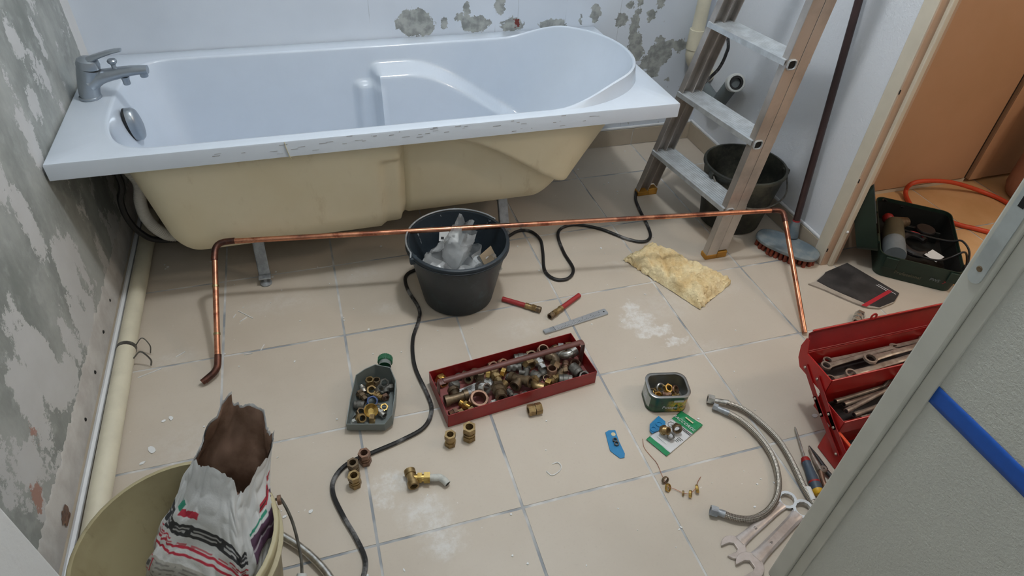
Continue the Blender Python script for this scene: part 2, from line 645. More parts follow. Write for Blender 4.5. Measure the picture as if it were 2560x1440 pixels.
pbr('brass_dark', c(128, 110, 86), 0.45, 0.6, col2=c(88, 74, 58), vscale=60)
pbr('copper_brown', c(144, 112, 92), 0.42, 0.55, col2=c(106, 80, 66), vscale=60)
pbr('grey_steel', c(116, 114, 108), 0.45, 0.45, col2=c(82, 80, 75), vscale=50)
pbr('nickel', c(206, 204, 198), 0.25, 0.85, col2=c(160, 156, 150), vscale=50)
pbr('teflon_white', c(214, 212, 206), 0.6, var=0.06)
pbr('chalky_white', c(196, 198, 192), 0.7, var=0.12, vscale=60)
pbr('blue_plastic', c(36, 66, 120), 0.4)
pbr('red_paint', c(150, 24, 26), 0.36, var=0.12, vscale=12, coat=0.1)
pbr('red_paint_bright', c(176, 26, 24), 0.32, var=0.08, vscale=10)
pbr('red_primer', c(140, 78, 74), 0.6, var=0.12, vscale=30)
pbr('red_brown', c(104, 62, 55), 0.45, var=0.12, vscale=30)
pbr('red_rubber', c(160, 44, 46), 0.5, var=0.08)
pbr('pvc_cream', c(214, 208, 186), 0.42, var=0.06, vscale=10)
pbr('pvc_grey', c(104, 112, 114), 0.45, var=0.06)
pbr('pvc_white', c(200, 203, 200), 0.4, var=0.04)
pbr('hole_black', c(16, 16, 16), 0.8)
pbr('hose_corrugated', c(198, 196, 188), 0.5, var=0.05)
t = NT('bucket_black_plastic')
co = t.coord()
sp = t.math('MULTIPLY', t.math('GREATER_THAN', t.noise(t.vm('MULTIPLY', co, (1, 1, 0.35)), 40, 4, 0.6), 0.70), 0.7)
sc = t.math('MULTIPLY', t.smooth(t.noise(co, 11, 6, 0.75), 0.52, 0.72), 0.3)
t.set(base=t.mix(sp, t.mix(sc, c(32, 42, 50), c(92, 112, 128)), c(168, 174, 178)), rough=0.45)
M['bucket_black'] = t.m
t = NT('bucket_old_plastic')
co = t.coord()
t.set(base=t.mix(t.smooth(t.noise(co, 9, 6, 0.7), 0.4, 0.68), c(36, 38, 34), c(84, 84, 72)), rough=0.5)
M['bucket_old'] = t.m
t = NT('bucket_cream_plastic')
co = t.coord()
col = t.mix(t.smooth(t.noise(co, 6, 5), 0.35, 0.7), c(174, 164, 130), c(152, 140, 106))
col = t.mix(t.math('MULTIPLY', t.smooth(t.noise(t.vm('MULTIPLY', co, (1, 1, 0.3)), 16, 6, 0.7), 0.52, 0.7), 0.75), col, c(96, 84, 58))
t.set(base=col, rough=0.5)
M['bucket_cream'] = t.m
t = NT('clear_film')
co = t.coord()
t.set(base=c(232, 236, 238), rough=0.12, alpha=0.40, spec=1.0)
t.bump(t.noise(co, 34, 4, 0.6), 0.7, 0.004)
M['film'] = t.m
pbr('cardboard', c(158, 140, 116), 0.8, var=0.08)
pbr('white_paper', c(214, 216, 216), 0.7, var=0.03)
pbr('black_ink', c(34, 36, 38), 0.6, var=0.05)
pbr('red_ink', c(176, 34, 48), 0.6, var=0.05)
pbr('wool_yellow', c(236, 220, 178), 0.95, col2=c(218, 192, 142), vscale=16, bump=(60, 1.0, 0.008))
pbr('wool_backing', c(112, 92, 62), 0.9, var=0.2, vscale=30)
pbr('brush_plate', c(98, 112, 122), 0.5, col2=c(130, 138, 140), vscale=20)
pbr('brush_bristle', c(150, 70, 48), 0.8, col2=c(110, 56, 44), vscale=80)
pbr('pole_brown', c(62, 44, 44), 0.4, var=0.15, vscale=14)
pbr('bottle_grey', c(116, 124, 122), 0.42, var=0.06)
pbr('cap_green', c(36, 96, 66), 0.45, var=0.06)
pbr('tin_inside', c(150, 154, 152), 0.35, 0.6, var=0.1, vscale=30)
pbr('tin_edge', c(150, 150, 148), 0.3, 0.9)
pbr('packet_green', c(22, 132, 82), 0.35, var=0.04)
pbr('packet_white', c(206, 208, 210), 0.4, var=0.03)
pbr('packet_blue', c(38, 128, 182), 0.35, var=0.08, vscale=30)
pbr('sticker_cream', c(214, 204, 168), 0.6)
pbr('case_green', c(22, 46, 36), 0.5, var=0.1)
pbr('case_inner', c(14, 18, 17), 0.6, var=0.15)
pbr('tool_grey', c(120, 128, 132), 0.5, var=0.1)
pbr('tool_olive', c(92, 88, 70), 0.5, var=0.1)
pbr('tool_dark', c(34, 30, 30), 0.5, var=0.15)
pbr('tool_red', c(150, 26, 24), 0.45)
pbr('tool_yellow', c(216, 168, 24), 0.45)
pbr('handle_blue_grey', c(62, 76, 90), 0.5, var=0.08)
pbr('orange_hose', c(206, 74, 40), 0.5, var=0.06)
pbr('door_tan', c(188, 150, 118), 0.5, col2=c(180, 142, 108), vscale=2, bump=(150, 0.15))
pbr('door_tan_light', c(192, 152, 118), 0.5, var=0.04)
pbr('dark_gap', c(40, 28, 22), 0.8)
pbr('frame_cream', c(208, 200, 182), 0.45, var=0.03)
pbr('frame_grey', c(190, 191, 182), 0.45, var=0.03)
pbr('frame_warm_shade', c(190, 162, 138), 0.5, var=0.04)
pbr('lock_plate', c(196, 206, 208), 0.3, 0.5)
pbr('blue_tape', c(10, 82, 176), 0.55, var=0.04, vscale=60)
pbr('canister_brown', c(176, 134, 116), 0.5, col2=c(140, 100, 86), vscale=5)
pbr('board_black', c(40, 39, 40), 0.55, col2=c(64, 62, 62), vscale=14)
pbr('board_core', c(170, 160, 148), 0.8)
pbr('flake_white', c(224, 226, 226), 0.7, var=0.03)
pbr('sack_kraft', c(112, 84, 66), 0.8, col2=c(140, 112, 94), vscale=18)
pbr('steel_wrench', c(206, 198, 194), 0.32, 0.6, col2=c(182, 172, 166), vscale=30)
pbr('steel_old', c(178, 166, 154), 0.32, 0.6, col2=c(140, 126, 114), vscale=40)
pbr('ruler_steel', c(182, 186, 190), 0.35, 0.5, var=0.06, vscale=50)
# braided stainless hose: crossed strands from the tube's own length / girth coordinates
t = NT('braided_steel')
uv = t.coord('UV')
su = t.n('ShaderNodeSeparateXYZ')
t.l(uv, su.inputs[0])
a = t.math('ADD', t.math('MULTIPLY', su.outputs[0], 900.0), t.math('MULTIPLY', su.outputs[1], 2 * pi * 6))
b = t.math('SUBTRACT', t.math('MULTIPLY', su.outputs[0], 900.0), t.math('MULTIPLY', su.outputs[1], 2 * pi * 6))
h = t.math('MULTIPLY', t.math('SINE', a), t.math('SINE', b))
t.set(base=t.mix(t.smooth(h, -0.8, 0.5), c(104, 98, 90), c(186, 180, 170)), metal=0.9, rough=0.36)
t.bump(h, 0.5, 0.0006)
M['braid'] = t.m
pbr('tub_scuff', c(168, 172, 178), 0.5, col2=c(120, 116, 112), vscale=40)
# ---------------------------------------------------------------- the room
T = 0.33
GX, GY = 0.2914, -1.2149          # a grout crossing
H = 2.45
XR = 2.228                        # right-hand wall

fl = MB().boxp(-0.1, 4.3, -3.6, 0.1, -0.06, -0.0013).build('floor', 'grout', smooth=False)
struct(fl)
tile_me = MB().boxp(-T / 2 + 0.0031, T / 2 - 0.0031, -T / 2 + 0.0031, T / 2 - 0.0031, -0.006, 0).mesh('tile', False)
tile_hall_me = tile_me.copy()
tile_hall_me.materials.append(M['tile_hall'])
first = True
for i in range(-1, 12):
    for j in range(-7, 4):
        cx, cy = GX + (i + 0.5) * T, GY + (j + 0.5) * T
        if cx - T / 2 > 4.25 or cy + T / 2 < -3.5:
            continue
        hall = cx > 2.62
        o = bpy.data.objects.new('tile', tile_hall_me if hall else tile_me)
        COL.objects.link(o)
        if first:
            tile_me.materials.append(M['tile'])
            first = False
        o.parent = fl
        o.location = (cx + random.uniform(-.0005, .0005), cy + random.uniform(-.0005, .0005), random.uniform(-0.0006, 0))

struct(MB().boxp(-0.12, 2.5, 0.0, 0.12, 0, H).build('wall_back', 'wall_back', smooth=False))
struct(MB().boxp(-0.12, 0.0, -1.80, 0.0, 0, H).build('wall_left', 'wall_left', smooth=False))
struct(MB().boxp(-0.12, 0.27, -3.5, -1.80, 0, H).build('wall_entry_left', 'wall_plain', smooth=False, bevel=0.004))
rw = struct(MB().boxp(XR, 2.288, -0.90, 0.0, 0, H).boxp(XR, 2.288, -1.86, -0.90, 2.06, H).build('wall_right', 'wall_right', smooth=False))
struct(MB().boxp(1.53, 2.288, -1.98, -1.86, 0, H).build('wall_front', 'wall_plain', smooth=False))
struct(MB().boxp(1.425, 1.53, -3.5, -1.888, 0, H).build('wall_entry_right', 'wall_crepi_grey', smooth=False))
struct(MB().boxp(-0.12, 4.4, -3.6, -3.5, 0, H).build('wall_entry_end', 'wall_plain', smooth=False))
struct(MB().boxp(2.288, 4.3, -0.588, -0.5, 0, H).build('wall_hallway', 'wall_plain', smooth=False))
struct(MB().boxp(4.2, 4.3, -3.5, -0.588, 0, H).build('wall_hallway_end', 'wall_plain', smooth=False))
struct(MB().boxp(-0.12, 4.4, -3.6, 0.12, H, H + 0.1).build('ceiling', 'wall_plain', smooth=False))

# left wall: rough plaster band and skirting strip along the floor
def band_pt(u, v):
    y = lerp(-1.80, -0.01, u)
    top = 0.120 + 0.016 * mnoise.noise(Vector((y * 7, 0, 3))) + 0.010 * mnoise.noise(Vector((y * 43, 0, 7))) + 0.008 * mnoise.noise(Vector((y * 97, 0, 5)))
    z = lerp(0.0, top, min(1, v * 1.15))
    th = 0.0035 + 0.0014 * mnoise.noise(Vector((y * 26, z * 40, 1)))
    if v > 0.55:
        th = lerp(th, -0.0008, (v - 0.55) / 0.45)
    return (th, y, z)


bl = MB().grid(band_pt, 420, 14).build('trim_1', 'plaster_band', angle=60)
struct(bl)
for (y, z) in ((-0.66, 0.075), (-0.785, 0.07), (-0.93, 0.065), (-1.08, 0.06)):
    MB().lathe([(0.0005, 0.0052), (0.004, 0.0053), (0.0055, 0.0030)], 7, Matrix.Translation((0, y, z)) @ Matrix.Rotation(pi / 2, 4, 'Y')).build('screw_hole', 'hole_black', bl)
MB().grid(lambda u, v: (0.0055 + 0.0008 * mnoise.noise(Vector((u * 9, v * 9, 2))), -1.335 + 0.022 * sqrt(u) * cos(2 * pi * v) * (1 + 0.5 * mnoise.noise(Vector((cos(2 * pi * v) * 2, sin(2 * pi * v) * 2, 1)))), 0.055 + 0.020 * sqrt(u) * sin(2 * pi * v) * (1 + 0.7 * mnoise.noise(Vector((cos(2 * pi * v) * 2, sin(2 * pi * v) * 2, 4))))), 3, 22).build('rust_stain', 'copper_brown', bl)
lb = struct(MB().boxp(0.0, 0.022, -1.80, -0.005, 0, 0.028).build('baseboard_left', 'skirting', smooth=False, bevel=0.003))
MB().tube([(0.018, -1.80, 0.03), (0.018, -0.9, 0.03), (0.018, -0.01, 0.03)], 0.007, 6).build('caulk_bead', 'white_caulk', lb)

# tiled skirting along the back and right-hand walls
def skirting(name, n, start, axis, h=0.076):
    root = struct(thing(name, '', '', (0, 0, 0)))
    del root['label'], root['category']
    me = None
    for k in range(n):
        a, b = start + k * T, start + (k + 1) * T
        a, b = a + 0.0015, b - 0.0015
        if axis == 'x':
            b = min(b, XR - 0.01)
            m = MB().boxp(a, b, -0.009, 0.0, 0.002, h)
        else:
            b = min(b, 0.0)
            a = max(a, -0.90)
            m = MB().boxp(XR - 0.009, XR, a, b, 0.002, h)
        m.build('skirting_tile', 'skirting', root, smooth=False, bevel=0.0015)
    if axis == 'x':
        MB().boxp(start, XR - 0.008, -0.008, 0.0, h, h + 0.012).build('caulk_bead', 'white_caulk', root, smooth=False, bevel=0.004)
        MB().boxp(start, XR, -0.0075, 0, 0, h - 0.002).build('grout_bed', 'grout', root, smooth=False)
    else:
        MB().boxp(XR - 0.008, XR, -0.90, 0, h, h + 0.012).build('caulk_bead', 'white_caulk', root, smooth=False, bevel=0.004)
        MB().boxp(XR - 0.0075, XR, -0.90, 0, 0, h - 0.002).build('grout_bed', 'grout', root, smooth=False)
    return root


skirting('baseboard_back', 7, GX - T, 'x')
skirting('baseboard_right', 3, -0.90, 'y')

# doorway in the right-hand wall: cream frame with a stop bead
jr = struct(thing('trim_2', '', '', (2.28, -0.93, 0)))
del jr['label'], jr['category']
MB().boxp(2.221, 2.289, -0.943, -0.895, 0, 2.06).build('casing', 'frame_cream', jr, smooth=False, bevel=0.003)
MB().boxp(2.2235, 2.291, -0.9465, -0.91, 0, 2.06).build('jamb', 'frame_warm_shade', jr, smooth=False, bevel=0.002)  # tan instead of cream: warm shade of the end face put into its colour
MB().boxp(2.250, 2.268, -0.958, -0.944, 0, 2.06).build('stop_bead', 'frame_cream', jr, smooth=False, bevel=0.003)
MB().boxp(2.215, 2.295, -1.86, -0.94, 2.04, 2.10).build('head', 'frame_cream', jr, smooth=False, bevel=0.003)
MB().sphere((2.259, -0.959, 0.145), 0.005, 8, 6).build('screw_head', 'white_paper', jr)
for (z, y) in ((0.06, -0.940), (0.33, -0.940), (0.62, -0.940)):
    MB().boxp(2.2215, 2.2245, y - 0.0072, y - 0.005, z, z + 0.013).build('chip', 'hole_black', jr, smooth=False)

# post at the right-hand end of the entry wall, with lock keep
pr = struct(thing('trim_3', '', '', (1.46, -1.86, 0)))
del pr['label'], pr['category']
MB().boxp(1.414, 1.53, -1.866, -1.832, 0, H).build('post', 'frame_grey', pr, smooth=False, bevel=0.003)
MB().boxp(1.421, 1.53, -1.888, -1.866, 0, H).build('rebate', 'frame_grey', pr, smooth=False, bevel=0.002)
PL = Matrix(((0, 0, -1, 1.4135), (1, 0, 0, -1.850), (0, 1, 0, 0), (0, 0, 0, 1)))
zb = 0.835
poly = [(0.010 * cos(a), zb + 0.010 + 0.010 * sin(a)) for a in [pi + pi * k / 8 for k in range(9)]] + [(0.010, zb + 0.20), (-0.010, zb + 0.20)]
MB().prism(poly, 0, 0.0015, PL).build('lock_plate', 'lock_plate', pr, smooth=False)
MB().lathe([(0.0001, 0.0022), (0.003, 0.0024), (0.0042, 0.0016)], 14, PL @ Matrix.Translation((0, zb + 0.022, 0))).build('screw_head', 'brass_dark', pr)
MB().boxp(-0.004, 0.004, zb + 0.115, zb + 0.17, 0, 0.0018, PL).build('latch_hole', 'hole_black', pr, smooth=False)

# strip of blue masking tape along the grey entry wall
p0, p1 = (1.4250, -1.8838, 0.6692), (1.4250, -1.8868, 0.6362)
zt, zl = p0[2], p1[2]
m = MB().grid(lambda u, v: (1.4245 - 0.0006 * (1 + mnoise.noise(Vector((u * 20, v * 3, 5)))), lerp(p0[1], -3.0, u) - 0.002 * mnoise.noise(Vector((0, v * 6, 3))) * (1 - u), lerp(zl, zt, v)), 60, 4)
tag(m.build('masking_tape', 'blue_tape', solid=0.0004), 'strip of blue masking tape stuck along the grey textured entry wall', 'tape')

# hallway doors
d1 = struct(thing('door_1', '', '', (2.8, -0.6, 0)))
del d1['label'], d1['category']
MB().boxp(2.43, 3.185, -0.612, -0.588, 0.022, 2.1).build('door_panel', 'door_tan', d1, smooth=False, bevel=0.003)
MB().boxp(2.43, 3.20, -0.605, -0.588, 0.0, 0.016).build('threshold', 'frame_cream', d1, smooth=False)
d2 = struct(thing('door_2', '', '', (3.6, -0.6, 0)))
del d2['label'], d2['category']
MB().boxp(3.208, 4.1, -0.616, -0.588, 0.014, 2.1).build('door_panel', 'door_tan', d2, smooth=False, bevel=0.003)
MB().boxp(3.208, 3.275, -0.619, -0.6155, 0.014, 2.1).build('edge_strip', 'door_tan_light', d2, smooth=False, bevel=0.001)
MB().boxp(3.18, 3.21, -0.600, -0.588, 0.0, 2.1).build('gap_shade', 'dark_gap', d2, smooth=False)  # dark strip painted in as the shade between the two doors
# ---------------------------------------------------------------- bathtub
XL0, XR0, Y0, Y1, ZR = 0.006, 1.698, -0.680, -0.004, 0.52
YC, WH = -0.355, 0.285
XCL, XCR = 0.27, 1.30
NS, NA = 96, 40


def tub_outline():
    """list of (kind, x-parameter, sin, cos-power) around the opening, starting at front-left, anticlockwise"""
    out = []
    for k in range(NS):
        out.append(('f', lerp(XCL, XCR, k / NS), None))
    for k in range(NA):
        out.append(('r', None, -pi / 2 + pi * k / NA))
    for k in range(NS):
        out.append(('b', lerp(XCR, XCL, k / NS), None))
    for k in range(NA):
        out.append(('l', None, pi / 2 + pi * k / NA))
    return out


OUTL = tub_outline()


def spow(v, p):
    return math.copysign(abs(v) ** p, v)


def ledge(x):
    return lerp(0.458, 0.20, sm(x, 0.96, 1.52))


def tub_ring(z, off=0.0, ins=0.0, h=0.0, arm=True):
    """outline at depth fraction h; off pushes outwards, ins shrinks inwards"""
    P = []
    al = 0.155 - 0.085 * h + off - ins
    ar = 0.352 - 0.30 * h ** 1.15 + off - ins * 0.9
    sh = 0.028 * h
    for kind, x, a in OUTL:
        w_ = WH - sh + off - ins
        if kind in 'fb':
            X, s = x, (-1 if kind == 'f' else 1)
        elif kind == 'r':
            X = XCR + ar * spow(cos(a), 2 / 2.15)
            s = spow(sin(a), 2 / 2.15)
        else:
            X = XCL + al * spow(cos(a), 2 / 3.0)
            s = spow(sin(a), 2 / 3.0)
        if arm:
            w_ -= 0.062 * sm(ledge(X) - z, -0.012, 0.022) * sm(X, 0.845, 0.872)
            w_ -= 0.022 * sm(0.405 - z, -0.012, 0.015) * sm(X, 0.785, 0.805) * (1 - sm(X, 0.86, 0.88))
        P.append((X, YC + s * w_))
    return P


def raise_at(i):
    kind, x, a = OUTL[i]
    if kind == 'r':
        return 0.050 * sm(cos(a), 0.0, 0.65)
    return 0.0


def skin(rings, close=False):
    n = len(OUTL)
    m = MB()
    vs, fs = [], []
    for r in rings:
        vs += r
    for j in range(len(rings) - 1):
        for i in range(n):
            i2 = (i + 1) % n
            fs.append((j * n + i, j * n + i2, (j + 1) * n + i2, (j + 1) * n + i))
    if close:
        fs.append(tuple((len(rings) - 1) * n + i for i in range(n)))
    m.add(vs, fs)
    return m


def rect_pt(i):
    kind, x, a = OUTL[i]
    if kind == 'f':
        return (x, Y0)
    if kind == 'b':
        return (x, Y1)
    t = (i - NS) / NA if kind == 'r' else (i - 2 * NS - NA) / NA
    if kind == 'r':
        if t <= .3:
            return (lerp(XCR, XR0, t / .3), Y0)
        if t <= .7:
            return (XR0, lerp(Y0, Y1, (t - .3) / .4))
        return (lerp(XR0, XCR, (t - .7) / .3), Y1)
    if t <= .3:
        return (lerp(XCL, XL0, t / .3), Y1)
    if t <= .7:
        return (XL0, lerp(Y1, Y0, (t - .3) / .4))
    return (lerp(XL0, XCL, (t - .7) / .3), Y0)


def tub_inside(z_b=0.150, rf=0.085, off=0.0, top=None):
    rings = []
    depth = 0.515 - z_b
    n1, n2 = 44, 12
    for k in range(n1 + 1):
        z = lerp(0.515 if top is None else top, z_b + rf, k / n1)
        h = (0.515 - z) / depth
        P = tub_ring(z, off=off, h=h)
        rings.append([(x, y, z + (raise_at(i) * (1 - k / n1) ** 2 if top is None else 0)) for i, (x, y) in enumerate(P)])
    for k in range(1, n2 + 1):
        a = pi / 2 * k / n2
        z = z_b + rf * (1 - sin(a))
        h = (0.515 - z) / depth
        P = tub_ring(z, off=off, ins=rf * (1 - cos(a)), h=h)
        rings.append([(x, y, z) for x, y in P])
    base = tub_ring(z_b, off=off, ins=rf, h=1.0)
    for s_ in (0.7, 0.4, 0.12):
        rings.append([(lerp(0.75, x, s_ * 0.5 + 0.5), YC + (y - YC) * s_, z_b - 0.004 * (1 - s_)) for x, y in base])
    return rings


tub = thing('bathtub', 'white acrylic bathtub with bare cream underside standing along the back wall', 'bathtub', (0.85, -0.34, 0))
n = len(OUTL)
R_ = []
ro = [rect_pt(i) for i in range(n)]


def inset_rect(d, z):
    return [(min(max(x, XL0 + d), XR0 - d), min(max(y, Y0 + d), Y1 - d), z) for x, y in ro]


R_ += [inset_rect(0.012, 0.505), inset_rect(0.011, 0.476), inset_rect(0.0, 0.476), inset_rect(0.0, 0.515), inset_rect(0.0012, 0.519), inset_rect(0.005, 0.5205)]
b1 = tub_ring(0.6, off=0.016, h=0)
R_.append([(x, y, 0.5205) for x, y in tub_ring(0.6, off=0.019, h=0)])
R_.append([(x, y, 0.5205 + raise_at(i) * .35) for i, (x, y) in enumerate(b1)])
R_.append([(x, y, 0.5208 + raise_at(i) * .95) for i, (x, y) in enumerate(tub_ring(0.6, off=0.010, h=0))])
R_.append([(x, y, 0.5205 + raise_at(i)) for i, (x, y) in enumerate(tub_ring(0.6, off=0.004, h=0))])
R_.append([(x, y, 0.518 + raise_at(i)) for i, (x, y) in enumerate(tub_ring(0.6, off=0.001, h=0))])
R_ += tub_inside()
skin(R_, True).build('basin', 'tub_acrylic', tub, angle=50)
skin(tub_inside(z_b=0.135, rf=0.095, off=0.012, top=0.505), True).build('underside_shell', 'tub_shell', tub, angle=50)

# scuffs along the front edge and a strip of film left on it
sc_ = MB()
rs2 = random.Random(3)
for k in range(46):
    x = rs2.gauss(0.95, 0.22) if k < 36 else rs2.uniform(0.1, 1.6)
    z = 0.476 + 0.042 * rs2.random() ** 0.5
    L2 = rs2.uniform(0.003, 0.022)
    sc_.boxp(x, x + L2, Y0 - 0.0004, Y0 + 0.0004, z, z + rs2.uniform(0.0006, 0.0016))
sc_.build('edge_scuffs', 'tub_scuff', tub, smooth=False)['kind'] = 'stuff'
MB().tube([(0.5529, -0.6805, 0.5180), (0.5547, -0.6812, 0.4999), (0.5578, -0.6815, 0.4834), (0.5616, -0.6820, 0.4703)], 0.0022, 6, flat=(0.4, 1)).build('film_strip', 'sticker_cream', tub)

# support bars with screw feet
for (fx, fy) in ((0.412, -0.595), (1.215, -0.52)):
    leg = MB()
    y_in = -0.42 if fx < 1 else -0.40
    leg.box((fx, (y_in + fy + 0.05) / 2, 0.119), (0.034, abs(fy + 0.05 - y_in), 0.03))
    a_, b_ = Vector((fx, fy + 0.055, 0.132)), Vector((fx, fy + 0.012, 0.028))
    mt = align(a_, b_)
    leg.boxp(-0.017, 0.017, -0.003, 0.003, 0, (b_ - a_).length, mt)
    leg.boxp(-0.017, -0.013, -0.012, 0.003, 0, (b_ - a_).length, mt)
    leg.box((fx, fy + 0.006, 0.026), (0.036, 0.034, 0.005))
    lo = leg.build('foot_bracket', 'galvanised', tub, smooth=False, bevel=0.001)
    MB().lathe([(0.0005, 0.001), (0.0045, 0.001), (0.0045, 0)], 12, mt @ Matrix.Translation((0.002, -0.0035, 0.05)) @ Matrix.Rotation(pi / 2, 4, 'X')).build('bolt_hole', 'hole_black', lo)
    MB().lathe([(0.0005, 0.0), (0.017, 0.0), (0.018, 0.004), (0.015, 0.009), (0.006, 0.012), (0.006, 0.03)], 20, Matrix.Translation((fx, fy, 0)), cap0=True).build('screw_foot', 'galvanised', tub)

# overflow cover on the tap-end wall of the basin
MO = Matrix.Translation((0.138, -0.352, 0.448)) @ Matrix.Rotation(rad(84), 4, 'Y') @ Matrix.Rotation(rad(8), 4, 'Z')
ov = thing('overflow_cover', 'satin chrome oval overflow cover on the tap end of the white bathtub', 'overflow cover', (0.132, -0.352, 0.448))


def egg(x, y, z):
    return (x * 1.45 if x < 0 else x * 1.45, y, z)


MB().lathe([(0.0005, 0.026), (0.020, 0.0255), (0.030, 0.022), (0.0345, 0.014), (0.035, 0.0)], 40, MO, cap1=False, ex=egg).build('cover', 'satin_chrome', ov, angle=60)
MB().lathe([(0.0345, 0.001), (0.0348, 0.0), (0.0348, -0.006), (0.030, -0.006)], 40, MO, ex=egg).build('gasket', 'black_rubber', ov)

# bath mixer tap
FB = Vector((0.054, -0.318, 0.5208))
tap = thing('bath_mixer_tap', 'satin chrome lever bath mixer tap on the left end of the white tub', 'tap', FB)
ax = spline([FB, FB + Vector((0.004, 0, 0.025)), FB + Vector((0.014, 0, 0.06)), FB + Vector((0.022, 0, 0.083))], 6)
MB().lathe([(0.0275, 0), (0.0285, 0.002), (0.0285, 0.006), (0.026, 0.008)], 28, Matrix.Translation(FB)).build('base_ring', 'satin_chrome', tap)
rr = [lerp(0.0255, 0.029, k / (len(ax) - 1)) for k in range(len(ax))]
MB().tube(ax, rr, 28).build('body', 'satin_chrome', tap)
sp = spline([FB + Vector((0.016, 0, 0.045)), FB + Vector((0.045, -0.002, 0.058)), FB + Vector((0.085, -0.006, 0.066)), FB + Vector((0.125, -0.010, 0.072)), FB + Vector((0.166, -0.014, 0.074))], 6)
k_ = len(sp)
spo = MB().tube(sp, [lerp(0.030, 0.0135, (i / (k_ - 1)) ** 0.6) for i in range(k_)], 24, flat=(0.82, 1.0)).build('spout', 'satin_chrome', tap)
MB().lathe([(0.0001, -0.002), (0.0095, -0.002), (0.0105, 0.0), (0.0105, 0.012)], 18, Matrix.Translation(FB + Vector((0.153, -0.013, 0.056)))).build('aerator', 'satin_chrome', spo)
MB().lathe([(0.0001, -0.022), (0.0085, -0.022), (0.0095, -0.020), (0.0095, -0.008), (0.012, 0.0)], 18, Matrix.Translation(FB + Vector((0.103, -0.008, 0.056)))).build('shower_outlet', 'satin_chrome', spo)
MB().lathe([(0.006, 0.0), (0.006, 0.012), (0.0115, 0.018), (0.0125, 0.023), (0.010, 0.0265), (0.0001, 0.027)], 20, Matrix.Translation(FB + Vector((0.085, -0.006, 0.078)))).build('diverter_knob', 'satin_chrome', spo)
hb = FB + Vector((0.022, 0, 0.083))
hn = MB().lathe([(0.0285, 0.0015), (0.0288, 0.012), (0.0255, 0.022), (0.018, 0.0275), (0.0001, 0.029)], 28, Matrix.Translation(hb) @ Matrix.Rotation(rad(10), 4, 'Y')).build('lever_cap', 'satin_chrome', tap)
lv = [hb + Vector((0.0, 0, 0.020)), hb + Vector((0.03, -0.001, 0.030)), hb + Vector((0.065, -0.002, 0.040)), hb + Vector((0.092, -0.003, 0.044))]
lvs = spline(lv, 6)
MB().tube(lvs, [lerp(0.022, 0.011, i / (len(lvs) - 1)) for i in range(len(lvs))], 16, flat=(0.35, 1.0)).build('lever', 'satin_chrome', hn)

# hoses behind the tap end
hp = spline([(0.098, -0.46, 0.435), (0.102, -0.46, 0.40), (0.1304, -0.4600, 0.3251), (0.1161, -0.4600, 0.2597), (0.1156, -0.4600, 0.2037), (0.1335, -0.4500, 0.1471), (0.1659, -0.4200, 0.1007), (0.26, -0.40, 0.10)], 22)
MB().tube(hp, [0.0155 + 0.0016 * (i % 2) for i in range(len(hp))], 14).build('waste_hose', 'hose_corrugated')
tag(bpy.data.objects['waste_hose'], 'grey corrugated waste hose curving down behind the left end of the tub', 'hose')
hq = spline([(0.075, -0.46, 0.45), (0.0870, -0.4600, 0.3309), (0.0681, -0.4600, 0.2737), (0.0666, -0.4600, 0.2114), (0.0830, -0.4500, 0.1482), (0.1208, -0.4300, 0.1002), (0.24, -0.40, 0.07)], 10)
tag(MB().tube(hq, 0.009, 10).build('supply_hose', 'black_rubber'), 'black rubber hose bent beside the corrugated waste hose under the tub', 'hose')

# cream drain pipe along the left wall
pv = thing('drain_pipe', 'long cream PVC drain pipe lying on the floor along the left wall', 'pipe', (0.05, -0.8, 0))
MB().tube([(0.0505, -0.16, 0.027), (0.0505, -0.80, 0.027), (0.0525, -1.30, 0.027), (0.0545, -1.58, 0.027)], 0.0235, 20).build('pipe', 'pvc_cream', pv)
MB().tube([(0.0507, -0.826, 0.027), (0.051, -0.814, 0.027)], 0.0248, 20).build('joint_sleeve', 'grey_steel', pv)
MB().tube(spline([(0.074, -0.815, 0.03), (0.095, -0.812, 0.05), (0.11, -0.825, 0.03), (0.105, -0.83, 0.006)], 6), 0.0016, 6).build('clamp_wire', 'grey_steel', pv)
MB().tube(spline([(0.074, -0.865, 0.03), (0.095, -0.86, 0.045), (0.115, -0.875, 0.025), (0.112, -0.88, 0.008)], 6), 0.0022, 6).build('clamp_wire', 'grey_steel', pv)

# cream waste pipe in the back right-hand corner
wp = thing('corner_pipe', 'cream PVC upright pipe with socket in the back right corner behind the ladder', 'pipe', (2.14, -0.05, 0.35))
MB().tube([(2.118, -0.052, 2.4), (2.118, -0.052, 1.2), (2.118, -0.052, 0.44)], 0.0255, 22).build('pipe', 'pvc_cream', wp)
MB().tube([(2.118, -0.052, 0.50), (2.118, -0.052, 0.425)], 0.031, 22).build('socket', 'pvc_cream', wp)
MB().tube(spline([(2.118, -0.052, 0.43), (2.119, -0.052, 0.40), (2.135, -0.05, 0.37), (2.165, -0.05, 0.345), (2.20, -0.05, 0.32), (2.225, -0.05, 0.305)], 6), 0.0275, 22).build('elbow', 'pvc_cream', wp)

